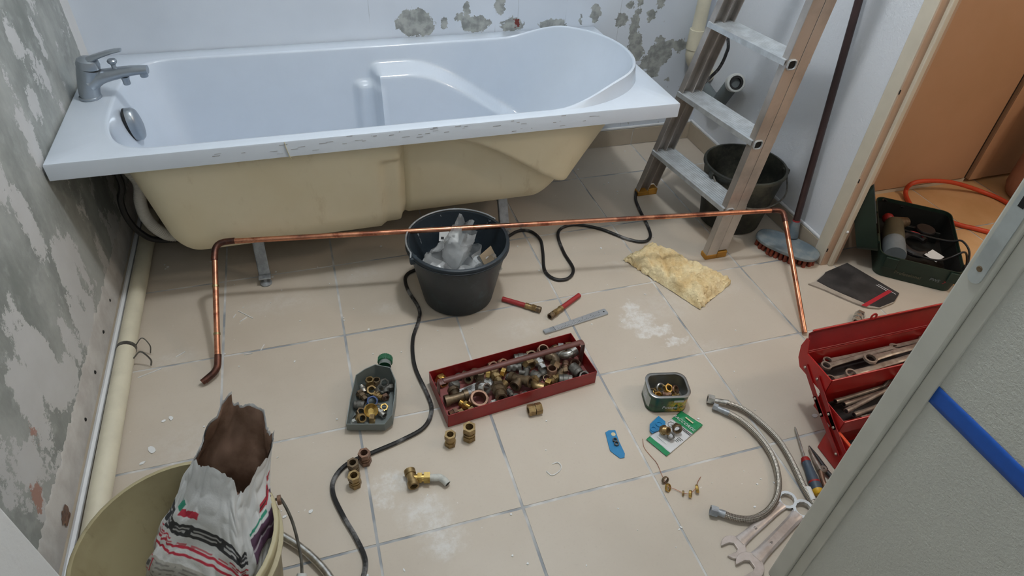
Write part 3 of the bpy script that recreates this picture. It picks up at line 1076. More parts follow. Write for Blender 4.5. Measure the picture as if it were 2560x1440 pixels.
# grey waste outlet on the right-hand wall
gp = thing('waste_outlet', 'grey PVC waste elbow with open white collar on the right wall', 'pipe', (2.20, -0.22, 0.28))
E_ = [(2.19, -0.01, 0.285), (2.19, -0.10, 0.275), (2.185, -0.175, 0.262)]
MB().tube(E_, 0.021, 18).build('pipe', 'pvc_grey', gp)
CO = Vector((2.1600, -0.3129, 0.3911))
CX = Vector((-0.30, -0.85, 0.40)).normalized()
MB().tube(spline([(2.185, -0.17, 0.262), (2.185, -0.205, 0.262), (2.182, -0.222, 0.285), CO - CX * 0.055 + Vector((0.004, 0, -0.006)), CO - CX * 0.03, CO - CX * 0.012], 8), 0.028, 20).build('elbow', 'pvc_grey', gp)
a_, b_ = CO - CX * 0.026, CO + CX * 0.006
MB().ring(0.034, 0.026, 0, (b_ - a_).length, 26, align(a_, b_), 0.002).build('collar', 'pvc_white', gp)
MB().ring(0.0262, 0.018, 0.006, (b_ - a_).length - 0.003, 26, align(a_, b_), 0.002).build('seal', 'black_rubber', gp)
MB().lathe([(0.0001, 0.01), (0.019, 0.01)], 20, align(a_, b_)).build('opening', 'hole_black', gp)

# ---------------------------------------------------------------- copper pipe on the floor
cp = thing('copper_pipe', 'long soldered copper pipe with bent ends resting across the floor before the tub', 'pipe', (1.2, -0.9, 0))
TL, TR_ = Vector((0.313, -0.650, 0.218)), Vector((2.040, -0.878, 0.213))
BL, BR_ = Vector((0.2858, -0.9562, 0.0220)), Vector((1.9502, -1.2257, 0.0100))
r0 = 0.0078


def bend(p, q, s, d=0.035, k=8):
    """rounded corner at q between p and s"""
    a = q + (p - q).normalized() * d
    b = q + (s - q).normalized() * d
    return [((1 - t) ** 2) * a + 2 * t * (1 - t) * q + t * t * b for t in [i / k for i in range(k + 1)]]


EN = Vector((0.2448, -0.9811, 0.0120))
c1, c2, c0 = bend(BL, TL, TR_), bend(TL, TR_, BR_, 0.025), bend(EN, BL, TL, 0.022)


def seg(a, b, k):
    return [lerp(a, b, i / k) for i in range(k + 1)]


MB().tube(seg(c1[-1], c2[0], 60), r0, 14).build('long_tube', 'copper', cp)
MB().tube(seg(c0[-1], c1[0], 20), r0, 14).build('upright_tube', 'copper', cp)
MB().tube(seg(c2[-1], BR_, 20), r0, 14).build('upright_tube', 'copper', cp)
for cc, extra in ((c1, 0.02), (c2, 0.018), (c0, 0.02)):
    q = [cc[0] + (cc[0] - cc[1]).normalized() * extra] + cc + [cc[-1] + (cc[-1] - cc[-2]).normalized() * extra]
    MB().tube(q, r0 + 0.0014, 14).build('elbow', 'copper_tarnished', cp)
MB().tube(seg(c0[0], EN, 3), r0 + 0.0004, 14).build('end_stub', 'copper_tarnished', cp)
for p_, d_ in ((c1[0] + (c0[-1] - c1[0]) * 0.30, (c0[-1] - c1[0]).normalized()), (c1[0] + (c0[-1] - c1[0]) * 0.74, (c0[-1] - c1[0]).normalized())):
    MB().tube([p_, p_ + d_ * 0.006], r0 + 0.0012, 14).build('solder_ring', 'solder', cp)
# ---------------------------------------------------------------- buckets
def bucket(root, rt, rb, h, mat, th=0.004, rim=0.006, n=48, local_floor=0.006):
    prof = [(0.0005, 0.0), (rb - 0.008, 0.0), (rb, 0.006), (rt, h - 0.012), (rt + rim, h - 0.010), (rt + rim, h - 0.002), (rt + rim - 0.002, h), (rt - th, h),
            (rt - th - 0.001, h - 0.006), (rb - th, local_floor + 0.004), (rb - th - 0.006, local_floor), (0.0005, local_floor)]
    return MB().lathe(prof, n).build('body', mat, root, local=True, angle=50)


B1 = (0.981, -0.789, 0)
bk = thing('mason_bucket', 'black plastic builder\'s bucket holding clear bags in front of the tub', 'bucket', B1)
bucket(bk, 0.146, 0.107, 0.215, 'bucket_black')
MB().lathe([(0.150, 0.196), (0.153, 0.199), (0.153, 0.203), (0.147, 0.205)], 48).build('rim_band', 'bucket_black', bk, local=True)
wire = [(0.150 * cos(a), 0.150 * sin(a), 0.2185) for a in [rad(38) + rad(195 - 38) * k / 30 for k in range(31)]]
wire = [(-0.149, -0.052, 0.206)] + wire[::-1] + [(0.138, 0.085, 0.206)]
MB().tube(wire, 0.0026, 8).build('wire_handle', 'galvanised', bk, local=True)
for (a, ) in ((rad(199),), (rad(33),)):
    MB().box((0.148 * cos(a), 0.148 * sin(a), 0.200), (0.022, 0.02, 0.022), ).build('handle_lug', 'bucket_black', bk, local=True, bevel=0.003)
    MB().ring(0.008, 0.004, 0, 0.004, 12, Matrix.Translation((0.137 * cos(a), 0.137 * sin(a), 0.196)) @ Matrix.Rotation(a, 4, 'Z') @ Matrix.Rotation(pi / 2, 4, 'Y')).build('handle_eye', 'galvanised', bk, local=True)


def crumple(seed, ctr, w, d, hgt, nu=34, nv=26, amp=0.03, tilt=(0, 0, 0)):
    """rumpled bag: an open film pouch with folded ridges"""
    rm = Matrix.Translation(ctr) @ Euler(tilt).to_matrix().to_4x4()

    def fn(u, v):
        a = 2 * pi * u
        prof = sin(pi * min(0.97, 0.06 + v * 0.94)) ** 0.45 if v < 0.6 else lerp(sin(pi * 0.624) ** 0.45, 0.72 + 0.25 * sin(5 * a + seed), (v - 0.6) / 0.4)
        x, y = w * cos(a) * prof, d * sin(a) * prof
        z = hgt * (v - 0.35)
        q = Vector((x * 17 + seed * 3.1, y * 17, z * 17))
        k = abs(mnoise.noise(q)) * 1.6 + 0.5 * abs(mnoise.noise(q * 2.3))
        e = 1 - k * amp * 9
        return (x * e, y * e, z + amp * 1.2 * mnoise.noise(q * 1.4 + Vector((9, 2, 4))))
    return MB().grid(fn, nu, nv, True, rm)


tag(crumple(1.0, (B1[0] - 0.026, B1[1] - 0.024, 0.115), 0.104, 0.090, 0.115, amp=0.016, tilt=(0.25, 0.1, 0.4)).build('plastic_bag', 'film', angle=25), 'rumpled clear plastic bag filling the front of the black bucket', 'bag')
tag(crumple(4.0, (B1[0] + 0.005, B1[1] + 0.048, 0.135), 0.062, 0.046, 0.13, amp=0.018, tilt=(0.3, 0.2, 1.2)).build('plastic_bag', 'film', angle=25), 'clear plastic bag standing upright at the middle of the black bucket', 'bag')
tag(crumple(8.0, (B1[0] + 0.058, B1[1] - 0.045, 0.110), 0.046, 0.048, 0.09, amp=0.018, tilt=(0.5, -0.2, 0.9)).build('plastic_bag', 'film', angle=25), 'small folded clear plastic bag on the right inside the black bucket', 'bag')
MC = Matrix.Translation((B1[0] + 0.085, B1[1] - 0.045, 0.158)) @ Euler((rad(62), rad(-8), rad(35))).to_matrix().to_4x4()
tag(MB().boxp(-0.026, 0.026, -0.03, 0.03, -0.001, 0.001, MC).build('cardboard_piece', 'cardboard', smooth=False), 'torn beige cardboard piece sticking up at the right in the black bucket', 'cardboard')
ML = Matrix.Translation((B1[0] - 0.004, B1[1] + 0.103, 0.150)) @ Euler((rad(50), rad(6), rad(-12))).to_matrix().to_4x4()
lb_ = thing('printed_tag', 'small white printed tag at the back inside the black bucket', 'label', (B1[0], B1[1] + 0.103, 0.150))
MB().boxp(-0.03, 0.03, -0.016, 0.016, -0.0006, 0.0006, ML).build('card', 'white_paper', lb_, smooth=False)
for k in range(3):
    MB().boxp(-0.024 + k * 0.017, -0.015 + k * 0.017, -0.010 + 0.004 * k, -0.002 + 0.004 * k, 0.0007, 0.0009, ML).build('print_mark', 'black_ink', lb_, smooth=False)

B2 = (2.060, -0.617, 0)
bk2 = thing('old_bucket', 'dark grimy bucket standing behind the ladder by the right wall', 'bucket', B2)
bucket(bk2, 0.140, 0.108, 0.235, 'bucket_old', rim=0.005)
MB().tube(spline([(-0.143, -0.02, 0.222), (-0.125, -0.105, 0.165), (-0.02, -0.160, 0.150), (0.09, -0.135, 0.17), (0.132, -0.06, 0.222)], 8), 0.003, 8).build('wire_handle', 'grey_steel', bk2, local=True)
for a in (rad(188), rad(336)):
    MB().box((0.142 * cos(a), 0.142 * sin(a), 0.220), (0.02, 0.02, 0.02)).build('handle_lug', 'bucket_old', bk2, local=True, bevel=0.003)

B3 = (0.300, -1.606, 0)
bk3 = thing('cream_bucket', 'large dirty cream plastic bucket holding the paper sack at bottom left', 'bucket', B3)
bucket(bk3, 0.162, 0.128, 0.285, 'bucket_cream', th=0.005, rim=0.003)
MB().lathe([(0.158, 0.240), (0.166, 0.243), (0.166, 0.246), (0.158, 0.249)], 48).build('rim_band', 'bucket_cream', bk3, local=True)
hw = spline([(0.158, 0.055, 0.262), (0.166, 0.058, 0.252), (0.178, 0.030, 0.215), (0.182, -0.01, 0.165), (0.180, -0.04, 0.145)], 8)
hwo = MB().tube(hw, 0.0028, 8).build('wire_handle', 'grey_steel', bk3, local=True)
MB().tube([(0.180, -0.038, 0.147), (0.168, -0.085, 0.132), (0.140, -0.128, 0.128)], 0.009, 14).build('handle_grip', 'pvc_white', hwo, local=True)
MB().ring(0.009, 0.004, 0, 0.006, 12, Matrix.Translation((0.160, 0.055, 0.258)) @ Matrix.Rotation(pi / 2, 4, 'Y')).build('handle_eye', 'copper_brown', bk3, local=True)

# ---------------------------------------------------------------- paper sack with print
def sack_colour(u, v):
    """printed design: u around (0.5 = towards the viewer), v up the sack"""
    W_, K_, RD, GR, PU, GY = (0.66, 0.67, 0.67), (0.035, 0.037, 0.042), (0.50, 0.03, 0.06), (0.03, 0.26, 0.17), (0.12, 0.06, 0.11), (0.44, 0.43, 0.40)
    v -= 0.150
    col = W_ if v > 0.38 else GY
    j = 0.003 * mnoise.noise(Vector((u * 12, v * 7, 4)))
    uu, vv = u + j, v + j - 0.12 * (abs(u - 0.52)) ** 2
    if 0.30 < uu < 0.655:
        if 0.505 < vv < 0.565:
            col = K_
            if 0.522 < vv < 0.531 and (int(uu * 46) % 3):
                col = (0.45, 0.45, 0.45)
            if 0.541 < vv < 0.548 and (int(uu * 60) % 4):
                col = (0.40, 0.40, 0.40)
        if 0.478 < vv < 0.486 and (uu < 0.42 or uu > 0.56):
            col = RD
        if 0.448 < vv < 0.460:
            col = RD
        if 0.463 < vv < 0.472 and int(uu * 70) % 3:
            col = (0.55, 0.16, 0.18)
        if 0.418 < vv < 0.430:
            col = RD
    if 0.37 < uu < 0.415 and 0.615 < vv < 0.650:
        col = GR if vv > 0 else col
    if 0.415 < uu < 0.485 and 0.600 < vv < 0.632:
        col = RD
    if 0.685 < uu < 0.86:
        if 0.485 < vv < 0.60:
            col = PU if not (0.535 < vv < 0.543) else (0.40, 0.36, 0.40)
        if 0.612 < vv < 0.622 and uu < 0.76:
            col = GR
        if 0.635 < vv < 0.675 and uu > 0.745:
            col = RD if not (0.652 < vv < 0.66) else K_
        if (0.362 < vv < 0.372) or (0.268 < vv < 0.278):
            if uu < 0.80:
                col = K_
    for (du, dv) in ((0.335, 0.395), (0.375, 0.335), (0.335, 0.335)):
        a, b = abs(uu - du), abs(vv - dv)
        if (a < 0.026 and b < 0.030) and (a > 0.021 or b > 0.025):
            col = RD
        if a < 0.006 and b < 0.012:
            col = (0.1, 0.1, 0.1)
    if v < 0.37 and 0.40 < uu < 0.67 and int(vv * 150) % 3 == 0 and mnoise.noise(Vector((uu * 60, int(vv * 150), 1))) > -0.05:
        col = (0.24, 0.235, 0.22)
    g = 1 - 0.10 * max(0, mnoise.noise(Vector((u * 9, v * 9, 8)))) - (0.12 if v < 0.36 else 0)
    return tuple(q * g for q in col)


SB, ST = Vector((0.262, -1.668, 0.014)), Vector((0.422, -1.512, 0.405))
sa = Vector((0.90, -0.42, 0.0)).normalized()
sz = (ST - SB).normalized()
sa = (sa - sz * sa.dot(sz)).normalized()
sb_ = sz.cross(sa)


def sack_pt(u, v, inner=0.0, prt=False):
    a = 2 * pi * (u - 0.5) - pi / 2
    wdt = lerp(lerp(0.080, 0.094, sm(v, 0.05, 0.4)), 0.050, sm(v, 0.55, 1.0))
    dep = lerp(0.056, 0.052, sm(v, 0.3, 0.9))
    wdt *= 1 - 0.55 * (1 - sm(v, 0.0, 0.08))
    dep *= 1 - 0.3 * (1 - sm(v, 0.0, 0.06))
    x = spow(cos(a), 0.62) * wdt
    y = spow(sin(a), 0.62) * dep
    q = Vector((cos(a) * 2.2, sin(a) * 2.2, v * 6.0))
    cr = 0.014 * mnoise.noise(q * 0.9) + 0.007 * abs(mnoise.noise(q * 1.9))
    k = 1 + cr / 0.075 - inner / 0.07
    # torn mouth: front lip lower, back lip high and ragged
    front = -sin(a)
    length = 0.500 - 0.080 * sm(front, -0.5, 0.9) - 0.050 * sm(cos(a), -0.3, 1.0) + 0.022 * mnoise.noise(Vector((cos(a) * 1.4, sin(a) * 1.4, 3))) + 0.012 * mnoise.noise(Vector((cos(a) * 4, sin(a) * 4, 0))) + 0.006 * mnoise.noise(Vector((cos(a) * 11, sin(a) * 11, 0)))
    return SB + sa * (x * k) + sb_ * (y * k) + sz * (length * v)


def sack_skin(inner):
    return MB().grid(lambda u, v: sack_pt(u, v, inner), 320, 250, True)


ps = thing('paper_sack', 'torn white printed paper sack leaning in the cream bucket', 'sack', SB)
t = NT('sack_print')
at = t.n('ShaderNodeVertexColor', layer_name='print')
co = t.coord()
t.set(base=at.outputs[0], rough=0.6)
t.bump(t.noise(co, 18, 5, 0.6), 0.55, 0.006)
M['sack_print'] = t.m
m = sack_skin(0.0)
so = m.build('printed_skin', 'sack_print', ps, angle=70)
ca = so.data.color_attributes.new('print', 'FLOAT_COLOR', 'POINT')
cols = []
for j in range(251):
    for i in range(320):
        cols += [*sack_colour(i / 320, j / 250), 1.0]
ca.data.foreach_set('color', cols)
MB().grid(lambda u, v: sack_pt(u, lerp(0.45, 0.992, v), 0.0035), 90, 30, True).build('kraft_lining', 'sack_kraft', ps, angle=70)
fc = lambda u, v: SB + sz * (0.33 + 0.02 * mnoise.noise(Vector((u * 7, v * 7, 3)))) + sa * (lerp(-.040, .040, u)) + sb_ * (lerp(-.030, .030, v))
MB().grid(fc, 14, 12).build('folded_lining', 'sack_kraft', ps, angle=30)

# ---------------------------------------------------------------- stepladder
ld = thing('stepladder', 'dusty aluminium stepladder with yellow feet leaning at the right wall', 'ladder', (1.86, -0.6, 0))
kx = 0.10
LF, LT = Vector((1.790, -0.384, 0.012)), Vector((1.79 + kx * 1.25, -0.384 - 0.1737 * 1.25, 1.25))
RF, RT = Vector((1.844, -0.806, 0.012)), Vector((1.844 + kx * 1.25, -0.812, 1.25))


def stile(a, b, yout, mat, dx0, dx1, name):
    """channel section: web on the outside, two flanges"""
    m = MB()
    def slab(x0, x1, y0, y1):
        vs = []
        for p in (a, b):
            for (x, y) in ((x0, y0), (x1, y0), (x1, y1), (x0, y1)):
                vs.append((p.x + x, p.y + y, p.z))
        m.add(vs, [(3, 2, 1, 0), (4, 5, 6, 7), (0, 1, 5, 4), (1, 2, 6, 5), (2, 3, 7, 6), (3, 0, 4, 7)])
    y0, y1 = sorted((yout * 0.012, yout * 0.015))
    slab(dx0, dx1, y0, y1)
    y0, y1 = sorted((yout * -0.012, yout * 0.0148))
    slab(dx0, dx0 + 0.003, y0, y1)
    slab(dx1 - 0.003, dx1, y0, y1)
    return m.build(name, mat, ld, smooth=False, bevel=0.0008)


STILES = {}
for (a, b, yo) in ((LF, LT, 1), (RF, RT, -1)):
    fs_ = stile(a, b, yo, 'aluminium_dull', 0.0, 0.040, 'front_stile')
    STILES[yo] = fs_
    rs_ = stile(a + Vector((0, 0, 0.02)), b, yo, 'aluminium_dull', 0.0425, 0.078, 'rear_stile')
    for dx0, dx1, z1 in ((-0.002, 0.042, 0.018), (0.042, 0.08, 0.026)):
        MB().boxp(a.x + dx0, a.x + dx1, a.y - 0.017, a.y + 0.017, 0, z1).build('foot_cap', 'yellow_rubber', fs_ if dx0 < 0 else rs_, smooth=False, bevel=0.003)
sq_ = lambda x, y, z: (spow(x / max(hypot(x, y), 1e-6), .6) * hypot(x, y) * .85, spow(y / max(hypot(x, y), 1e-6), .6) * hypot(x, y) * .85, z)
for zs in (0.205, 0.446, 0.691, 0.936):
    tl, tr = (zs - LF.z) / (LT.z - LF.z), (zs - RF.z) / (RT.z - RF.z)
    a, b = lerp(LF, LT, tl), lerp(RF, RT, tr)
    tr_ = MB()
    y0a, y0b = a.y + 0.009, b.y - 0.010
    # tread plate with ribs and a turned-down front lip
    nrib = 9
    prof = []
    for k in range(nrib * 2 + 1):
        x = lerp(-0.004, 0.082, k / (nrib * 2))
        prof.append((x, zs + (0.0012 if (k % 2) else 0.0)))
    prof = [(-0.004, zs - 0.016), (-0.006, zs - 0.016), (-0.006, zs)] + prof[1:] + [(0.082, zs - 0.016), (0.080, zs - 0.016), (0.080, zs - 0.0025), (-0.004, zs - 0.0025)]
    npf = len(prof)
    vs = [(a.x + x, y0a, z) for x, z in prof] + [(b.x + x, y0b, z) for x, z in prof]
    fs = [(k, (k + 1) % npf, npf + (k + 1) % npf, npf + k) for k in range(npf)] + [tuple(range(npf)), tuple(range(2 * npf - 1, npf - 1, -1))]
    tr_.add(vs, fs)
    st = tr_.build('tread', 'aluminium', ld, smooth=False)
    for p_, sgn in ((a, 1), (b, -1)):
        ry = p_.y + sgn * 0.0152
        MR = Matrix.Translation((p_.x + 0.016, ry, zs - 0.012)) @ Matrix.Rotation(-sgn * pi / 2, 4, 'X') @ Matrix.Rotation(rad(0), 4, 'Z')
        MB().lathe([(0.0155, -0.001), (0.0185, 0.0), (0.0185, 0.003), (0.0150, 0.0045), (0.0135, 0.0005)], 12, MR, ph=pi / 4, ex=sq_).build('rung_ferrule', 'aluminium', STILES[sgn], smooth=False)
        MB().lathe([(0.0001, 0.0008), (0.0133, 0.0008)], 12, MR, ph=pi / 4, ex=sq_).build('rung_hole', 'hole_black', STILES[sgn], smooth=False)

# ---------------------------------------------------------------- long-handled brush
BC = Vector((2.138, -0.856, 0))
ang = math.atan2(-0.17, 0.117)
br = thing('scrub_brush', 'oval grey brush head with red bristles on a dark pole by the right wall', 'brush', BC, ang)


def oval(a, b, k=28):
    return [(a * spow(cos(2 * pi * i / k), 0.75), b * spow(sin(2 * pi * i / k), 0.85)) for i in range(k)]


MB().prism(oval(0.110, 0.057), 0.030, 0.044).build('head_plate', 'brush_plate', br, local=True, angle=40, bevel=0.004)
bm_ = MB()
for i in range(13):
    for j in range(7):
        x, y = lerp(-0.094, 0.094, i / 12), lerp(-0.043, 0.043, j / 6)
        if (abs(x) / 0.10) ** 2.5 + (abs(y) / 0.049) ** 2.5 > 1:
            continue
        fl_ = 1.0 + random.uniform(-.02, .03)
        bm_.tube([(x, y, 0.036), (x * fl_ + random.uniform(-.003, .003), y * fl_ + random.uniform(-.003, .003), 0.0005)], [0.005, 0.0075], 6)
bo = bm_.build('bristles', 'brush_bristle', br, local=True, angle=60)
pb = Vector((2.176, -0.824, 0.05))
pd = (Vector((2.1960, -0.7061, 0.7980)) - pb).normalized()
MB().tube([pb + pd * 0.02, pb + pd * 0.6, pb + pd * 1.28], 0.0115, 16).build('pole', 'pole_brown', br)
pso = MB().tube([pb + Vector((0, 0, -0.004)), pb + pd * 0.055], [0.021, 0.014], 16).build('pole_socket', 'brush_plate', br)
MB().tube([pb + pd * 0.048, pb + pd * 0.06], [0.0135, 0.0125], 16).build('socket_ring', 'red_rubber', pso)

# ---------------------------------------------------------------- mineral wool offcut
W4 = [Vector((1.5645, -0.7550, 0.0180)), Vector((1.6945, -1.0446, 0.0180)), Vector((1.8598, -0.9580, 0.0180)), Vector((1.6950, -0.6980, 0.0180))]


def wool_pt(u, v):
    e = 0.010 * mnoise.noise(Vector((u * 5, v * 5, 2.0)))
    p = lerp(lerp(W4[0], W4[1], u + e), lerp(W4[3], W4[2], u + e), v + e)
    edge = min(u, 1 - u, v, 1 - v)
    q = Vector((u * 9, v * 7, 0.4))
    z = 0.004 + 0.030 * sm(edge, -0.02, 0.12) + 0.012 * mnoise.noise(q) + 0.006 * mnoise.noise(q * 2.7) + 0.006 * abs(mnoise.noise(q * 5.1))
    z -= 0.012 * math.exp(-((u * 0.9 + 0.5 * v - 0.55) / 0.03) ** 2)
    if edge <= 0:
        z = 0.002
    out = Vector((u - 0.5, v - 0.5, 0)) * (0.02 * mnoise.noise(q * 3.0)) * (1 if edge < 0.06 else 0)
    return Vector((p.x + out.x, p.y + out.y, max(0.0015, z)))


wl = thing('mineral_wool', 'torn piece of yellow mineral wool lying on the floor by the ladder foot', 'insulation', lerp(W4[0], W4[2], 0.5) * 1)
wl.location.z = 0
MB().grid(wool_pt, 110, 80).build('wool_batt', 'wool_yellow', wl, angle=80)
MB().grid(lambda u, v: Vector((*lerp(lerp(W4[0], W4[1], u), lerp(W4[3], W4[2], u), v).xy, 0.0012)), 8, 8).build('paper_backing', 'wool_backing', wl)

# ---------------------------------------------------------------- black cable looping over the floor
cz = 0.0055
cpts = [Vector((1.985, -0.33, 0.72)), Vector((1.9700, -0.4573, 0.6131)), Vector((1.9550, -0.4865, 0.5790)), Vector((1.9400, -0.4906, 0.5349)), Vector((1.9200, -0.4773, 0.4941)),
        Vector((1.915, -0.35, 0.33)), Vector((1.900, -0.34, 0.15)), Vector((1.83, -0.335, 0.03)), Vector((1.7748, -0.4080, 0.0055))]
ctrl = [(1.7529, -0.4822, 0.0055), (1.7358, -0.5852, 0.0055), (1.7152, -0.6562, 0.0055), (1.6777, -0.6814, 0.0055), (1.6280, -0.6550, 0.0055), (1.5553, -0.5732, 0.0055), (1.4795, -0.5298, 0.0055), (1.4228, -0.5367, 0.0055), (1.3919, -0.5791, 0.0055), (1.3784, -0.6752, 0.0055),
        (1.3777, -0.7641, 0.0055), (1.3430, -0.8065, 0.0055), (1.3009, -0.8002, 0.0055), (1.2829, -0.7494, 0.0055), (1.3091, -0.6538, 0.0055), (1.3237, -0.5821, 0.0055), (1.3045, -0.5287, 0.0055), (1.2629, -0.5188, 0.0055), (1.2051, -0.5490, 0.0055)]
ctrl2 = [(1.09, -0.60, cz), (0.97, -0.625, cz), (0.8750, -0.6450, 0.0055), (0.8361, -0.6730, 0.0055), (0.8320, -0.7384, 0.0055), (0.8488, -0.8285, 0.0055), (0.8388, -0.8804, 0.0055), (0.8064, -0.9581, 0.0055), (0.7933, -1.0585, 0.0055), (0.8064, -1.1649, 0.0055), (0.8068, -1.2201, 0.0055),
         (0.7772, -1.2687, 0.0055), (0.7123, -1.2938, 0.0055), (0.6414, -1.3109, 0.0055), (0.5806, -1.3270, 0.0055), (0.5477, -1.3586, 0.0055), (0.5412, -1.3991, 0.0055), (0.5572, -1.4604, 0.0055), (0.5781, -1.5200, 0.0055), (0.5905, -1.5701, 0.0055), (0.5831, -1.6080, 0.0055), (0.5527, -1.6665, 0.0055)]
full = spline(cpts + [Vector(p) for p in ctrl + ctrl2], 7)
full = [Vector((p.x, p.y, max(p.z, cz))) for p in full]
tag(MB().tube(full, 0.0055, 8).build('black_cable', 'cable'), 'dusty black cable running from the ladder in loops across the tiled floor', 'cable')
# ---------------------------------------------------------------- plumbing fittings: one mesh per kind
def thread(m, r, z0, z1, ri, mat=None, k=6):
    prof = [(ri, z0)]
    for i in range(k):
        prof += [(r, lerp(z0, z1, i / k)), (r * 0.93, lerp(z0, z1, (i + .5) / k))]
    prof += [(r, z1), (ri, z1)]
    m.lathe(prof, 14, mat, closed=True)
    return m


RX, RY = Matrix.Rotation(pi / 2, 4, 'Y'), Matrix.Rotation(-pi / 2, 4, 'X')


def f_coupling():
    return MB().hexring(.0135, .0085, 0, .012).ring(.0112, .0085, .012, .024, 18).hexring(.0135, .0085, .024, .036)


def f_nut():
    return MB().hexring(.0145, .0092, 0, .013)


def f_bignut():
    m = MB().hexring(.0195, .0125, 0, .012)
    return m.ring(.017, .0125, .012, .017, 22, ch=.001)


def f_nipple():
    m = MB()
    thread(m, .0098, 0, .012, .007)
    m.hexring(.013, .007, .012, .019)
    return thread(m, .0098, .019, .031, .007)


def f_tee():
    m = MB()
    m.ring(.0095, .0072, -.020, .020, 16, RX)
    for s in (-1, 1):
        m.ring(.0118, .0075, .015, .024, 16, Matrix.Rotation(s * pi / 2, 4, 'Y'))
    m.ring(.0093, .0072, .004, .018, 16, RY)
    return m.ring(.0118, .0075, .015, .023, 16, RY)


def f_elbow():
    m = MB()
    arc = [(.016 - .016 * cos(a), .016 * sin(a), 0) for a in [pi / 2 * k / 8 for k in range(9)]]
    m.tube(arc, .0095, 14, caps=False)
    m.ring(.0122, .0075, -.012, .002, 16, Matrix.Rotation(-pi / 2, 4, 'X'))
    return m.hexring(.0132, .0075, -.001, .013, Matrix.Translation((.016, .016, 0)) @ RX)


def f_cap():
    m = MB().hexring(.0138, .004, 0, .010)
    return m.lathe([(.0118, .010), (.0112, .014), (.008, .0175), (.0001, .019)], 18)


def f_ring():
    return MB().ring(.0135, .0100, 0, .008, 20, ch=.0012)


def f_reducer():
    m = MB().hexring(.0155, .009, 0, .010)
    return thread(m, .0122, .010, .024, .009)


def f_cyl():
    m = MB().ring(.0125, .0092, 0, .030, 20, ch=.0012)
    return m.ring(.0138, .0092, .009, .021, 20, ch=.001)


def f_valve():
    m = MB().hexring(.0165, .010, 0, .011)
    m.ring(.0135, .006, .011, .018, 18).hexring(.0150, .006, .018, .028)
    m.ring(.011, .006, .028, .036, 18)
    return m.hexring(.0128, .007, .036, .047)


def f_cup():
    return MB().lathe([(.0001, .010), (.006, .0098), (.0125, .0135), (.0148, .016), (.0155, .0155), (.0135, .011), (.010, .007), (.010, 0), (.0001, 0)], 24)


KIND = {k[2:]: v for k, v in list(globals().items()) if k.startswith('f_') and callable(v)}
FM = {}
LONG = {'coupling': 'coupling', 'nut': 'hex nut', 'bignut': 'large ring nut', 'nipple': 'threaded nipple', 'tee': 'tee fitting', 'elbow': 'elbow fitting', 'cap': 'blanking cap',
        'ring': 'round ferrule', 'reducer': 'threaded reducer', 'cyl': 'round sleeve', 'valve': 'stacked union', 'cup': 'flared cup'}
TONE = {'brass': 'brass', 'brass_bright': 'shiny brass', 'brass_dark': 'dark brass', 'copper_brown': 'coppery brown', 'grey_steel': 'grey steel', 'nickel': 'shiny nickel', 'teflon_white': 'whitish', 'chalky_white': 'chalky white', 'blue_plastic': 'blue plastic'}


def fitting(kind, mat, xy, zfloor, rot, scale, label=None, group=None):
    key = (kind, mat)
    if key not in FM:
        me = KIND[kind]().mesh(kind, True, 30)
        me.materials.append(M[mat])
        FM[key] = me
    me = FM[key]
    o = bpy.data.objects.new({'tee': 'tee_fitting', 'elbow': 'elbow_fitting', 'nut': 'hex_nut', 'bignut': 'ring_nut', 'cap': 'blanking_fitting', 'ring': 'ferrule', 'cyl': 'pipe_sleeve', 'valve': 'pipe_union',
                              'cup': 'flared_cup', 'nipple': 'pipe_nipple', 'reducer': 'pipe_reducer', 'coupling': 'pipe_coupling'}[kind], me)
    COL.objects.link(o)
    R_3 = Euler(rot).to_matrix()
    low = min((R_3 @ Vector(v.co)).z for v in me.vertices) * scale
    o.location = (xy[0], xy[1], zfloor - low + 0.0004)
    o.rotation_euler = rot
    o.scale = (scale,) * 3
    cc = sum(((R_3 @ Vector(v.co)) for v in me.vertices), Vector()) / len(me.vertices) * scale
    o.location.x -= cc.x
    o.location.y -= cc.y
    if label:
        tag(o, label, 'fitting', group)
    return o


def rad_of(kind, scale, rot):
    me = KIND[kind]()
    R_3 = Euler(rot).to_matrix()
    P = [R_3 @ Vector(v) for v in me.v]
    return 0.25 * (max(p.x for p in P) - min(p.x for p in P) + max(p.y for p in P) - min(p.y for p in P)) * scale


def half_ext(kind, scale, rot, ang):
    me = KIND[kind]()
    R_3 = Matrix.Rotation(-ang, 3, 'Z') @ Euler(rot).to_matrix()
    P = [R_3 @ Vector(v) for v in me.v]
    g = sum(P, Vector()) / len(P)
    return max(abs(p.x - g.x) for p in P) * scale, max(abs(p.y - g.y) for p in P) * scale


def settle(items, inside, it=160):
    """push overlapping fittings apart, keeping them inside their container (inside(x, y, r) -> x, y)"""
    for _ in range(it):
        for i in range(len(items)):
            for j in range(i):
                a, b = items[i], items[j]
                dx, dy = a['p'][0] - b['p'][0], a['p'][1] - b['p'][1]
                d = hypot(dx, dy) or 1e-6
                ov = (a['r'] + b['r']) * 0.93 - d
                if ov > 0:
                    k = ov * 0.25 / d
                    a['p'] = (a['p'][0] + dx * k, a['p'][1] + dy * k)
                    b['p'] = (b['p'][0] - dx * k, b['p'][1] - dy * k)
        for a in items:
            a['p'] = inside(a['p'][0], a['p'][1], a['r'], a)


UP, FLAT = (0, 0, 0), (pi / 2, 0, 0)

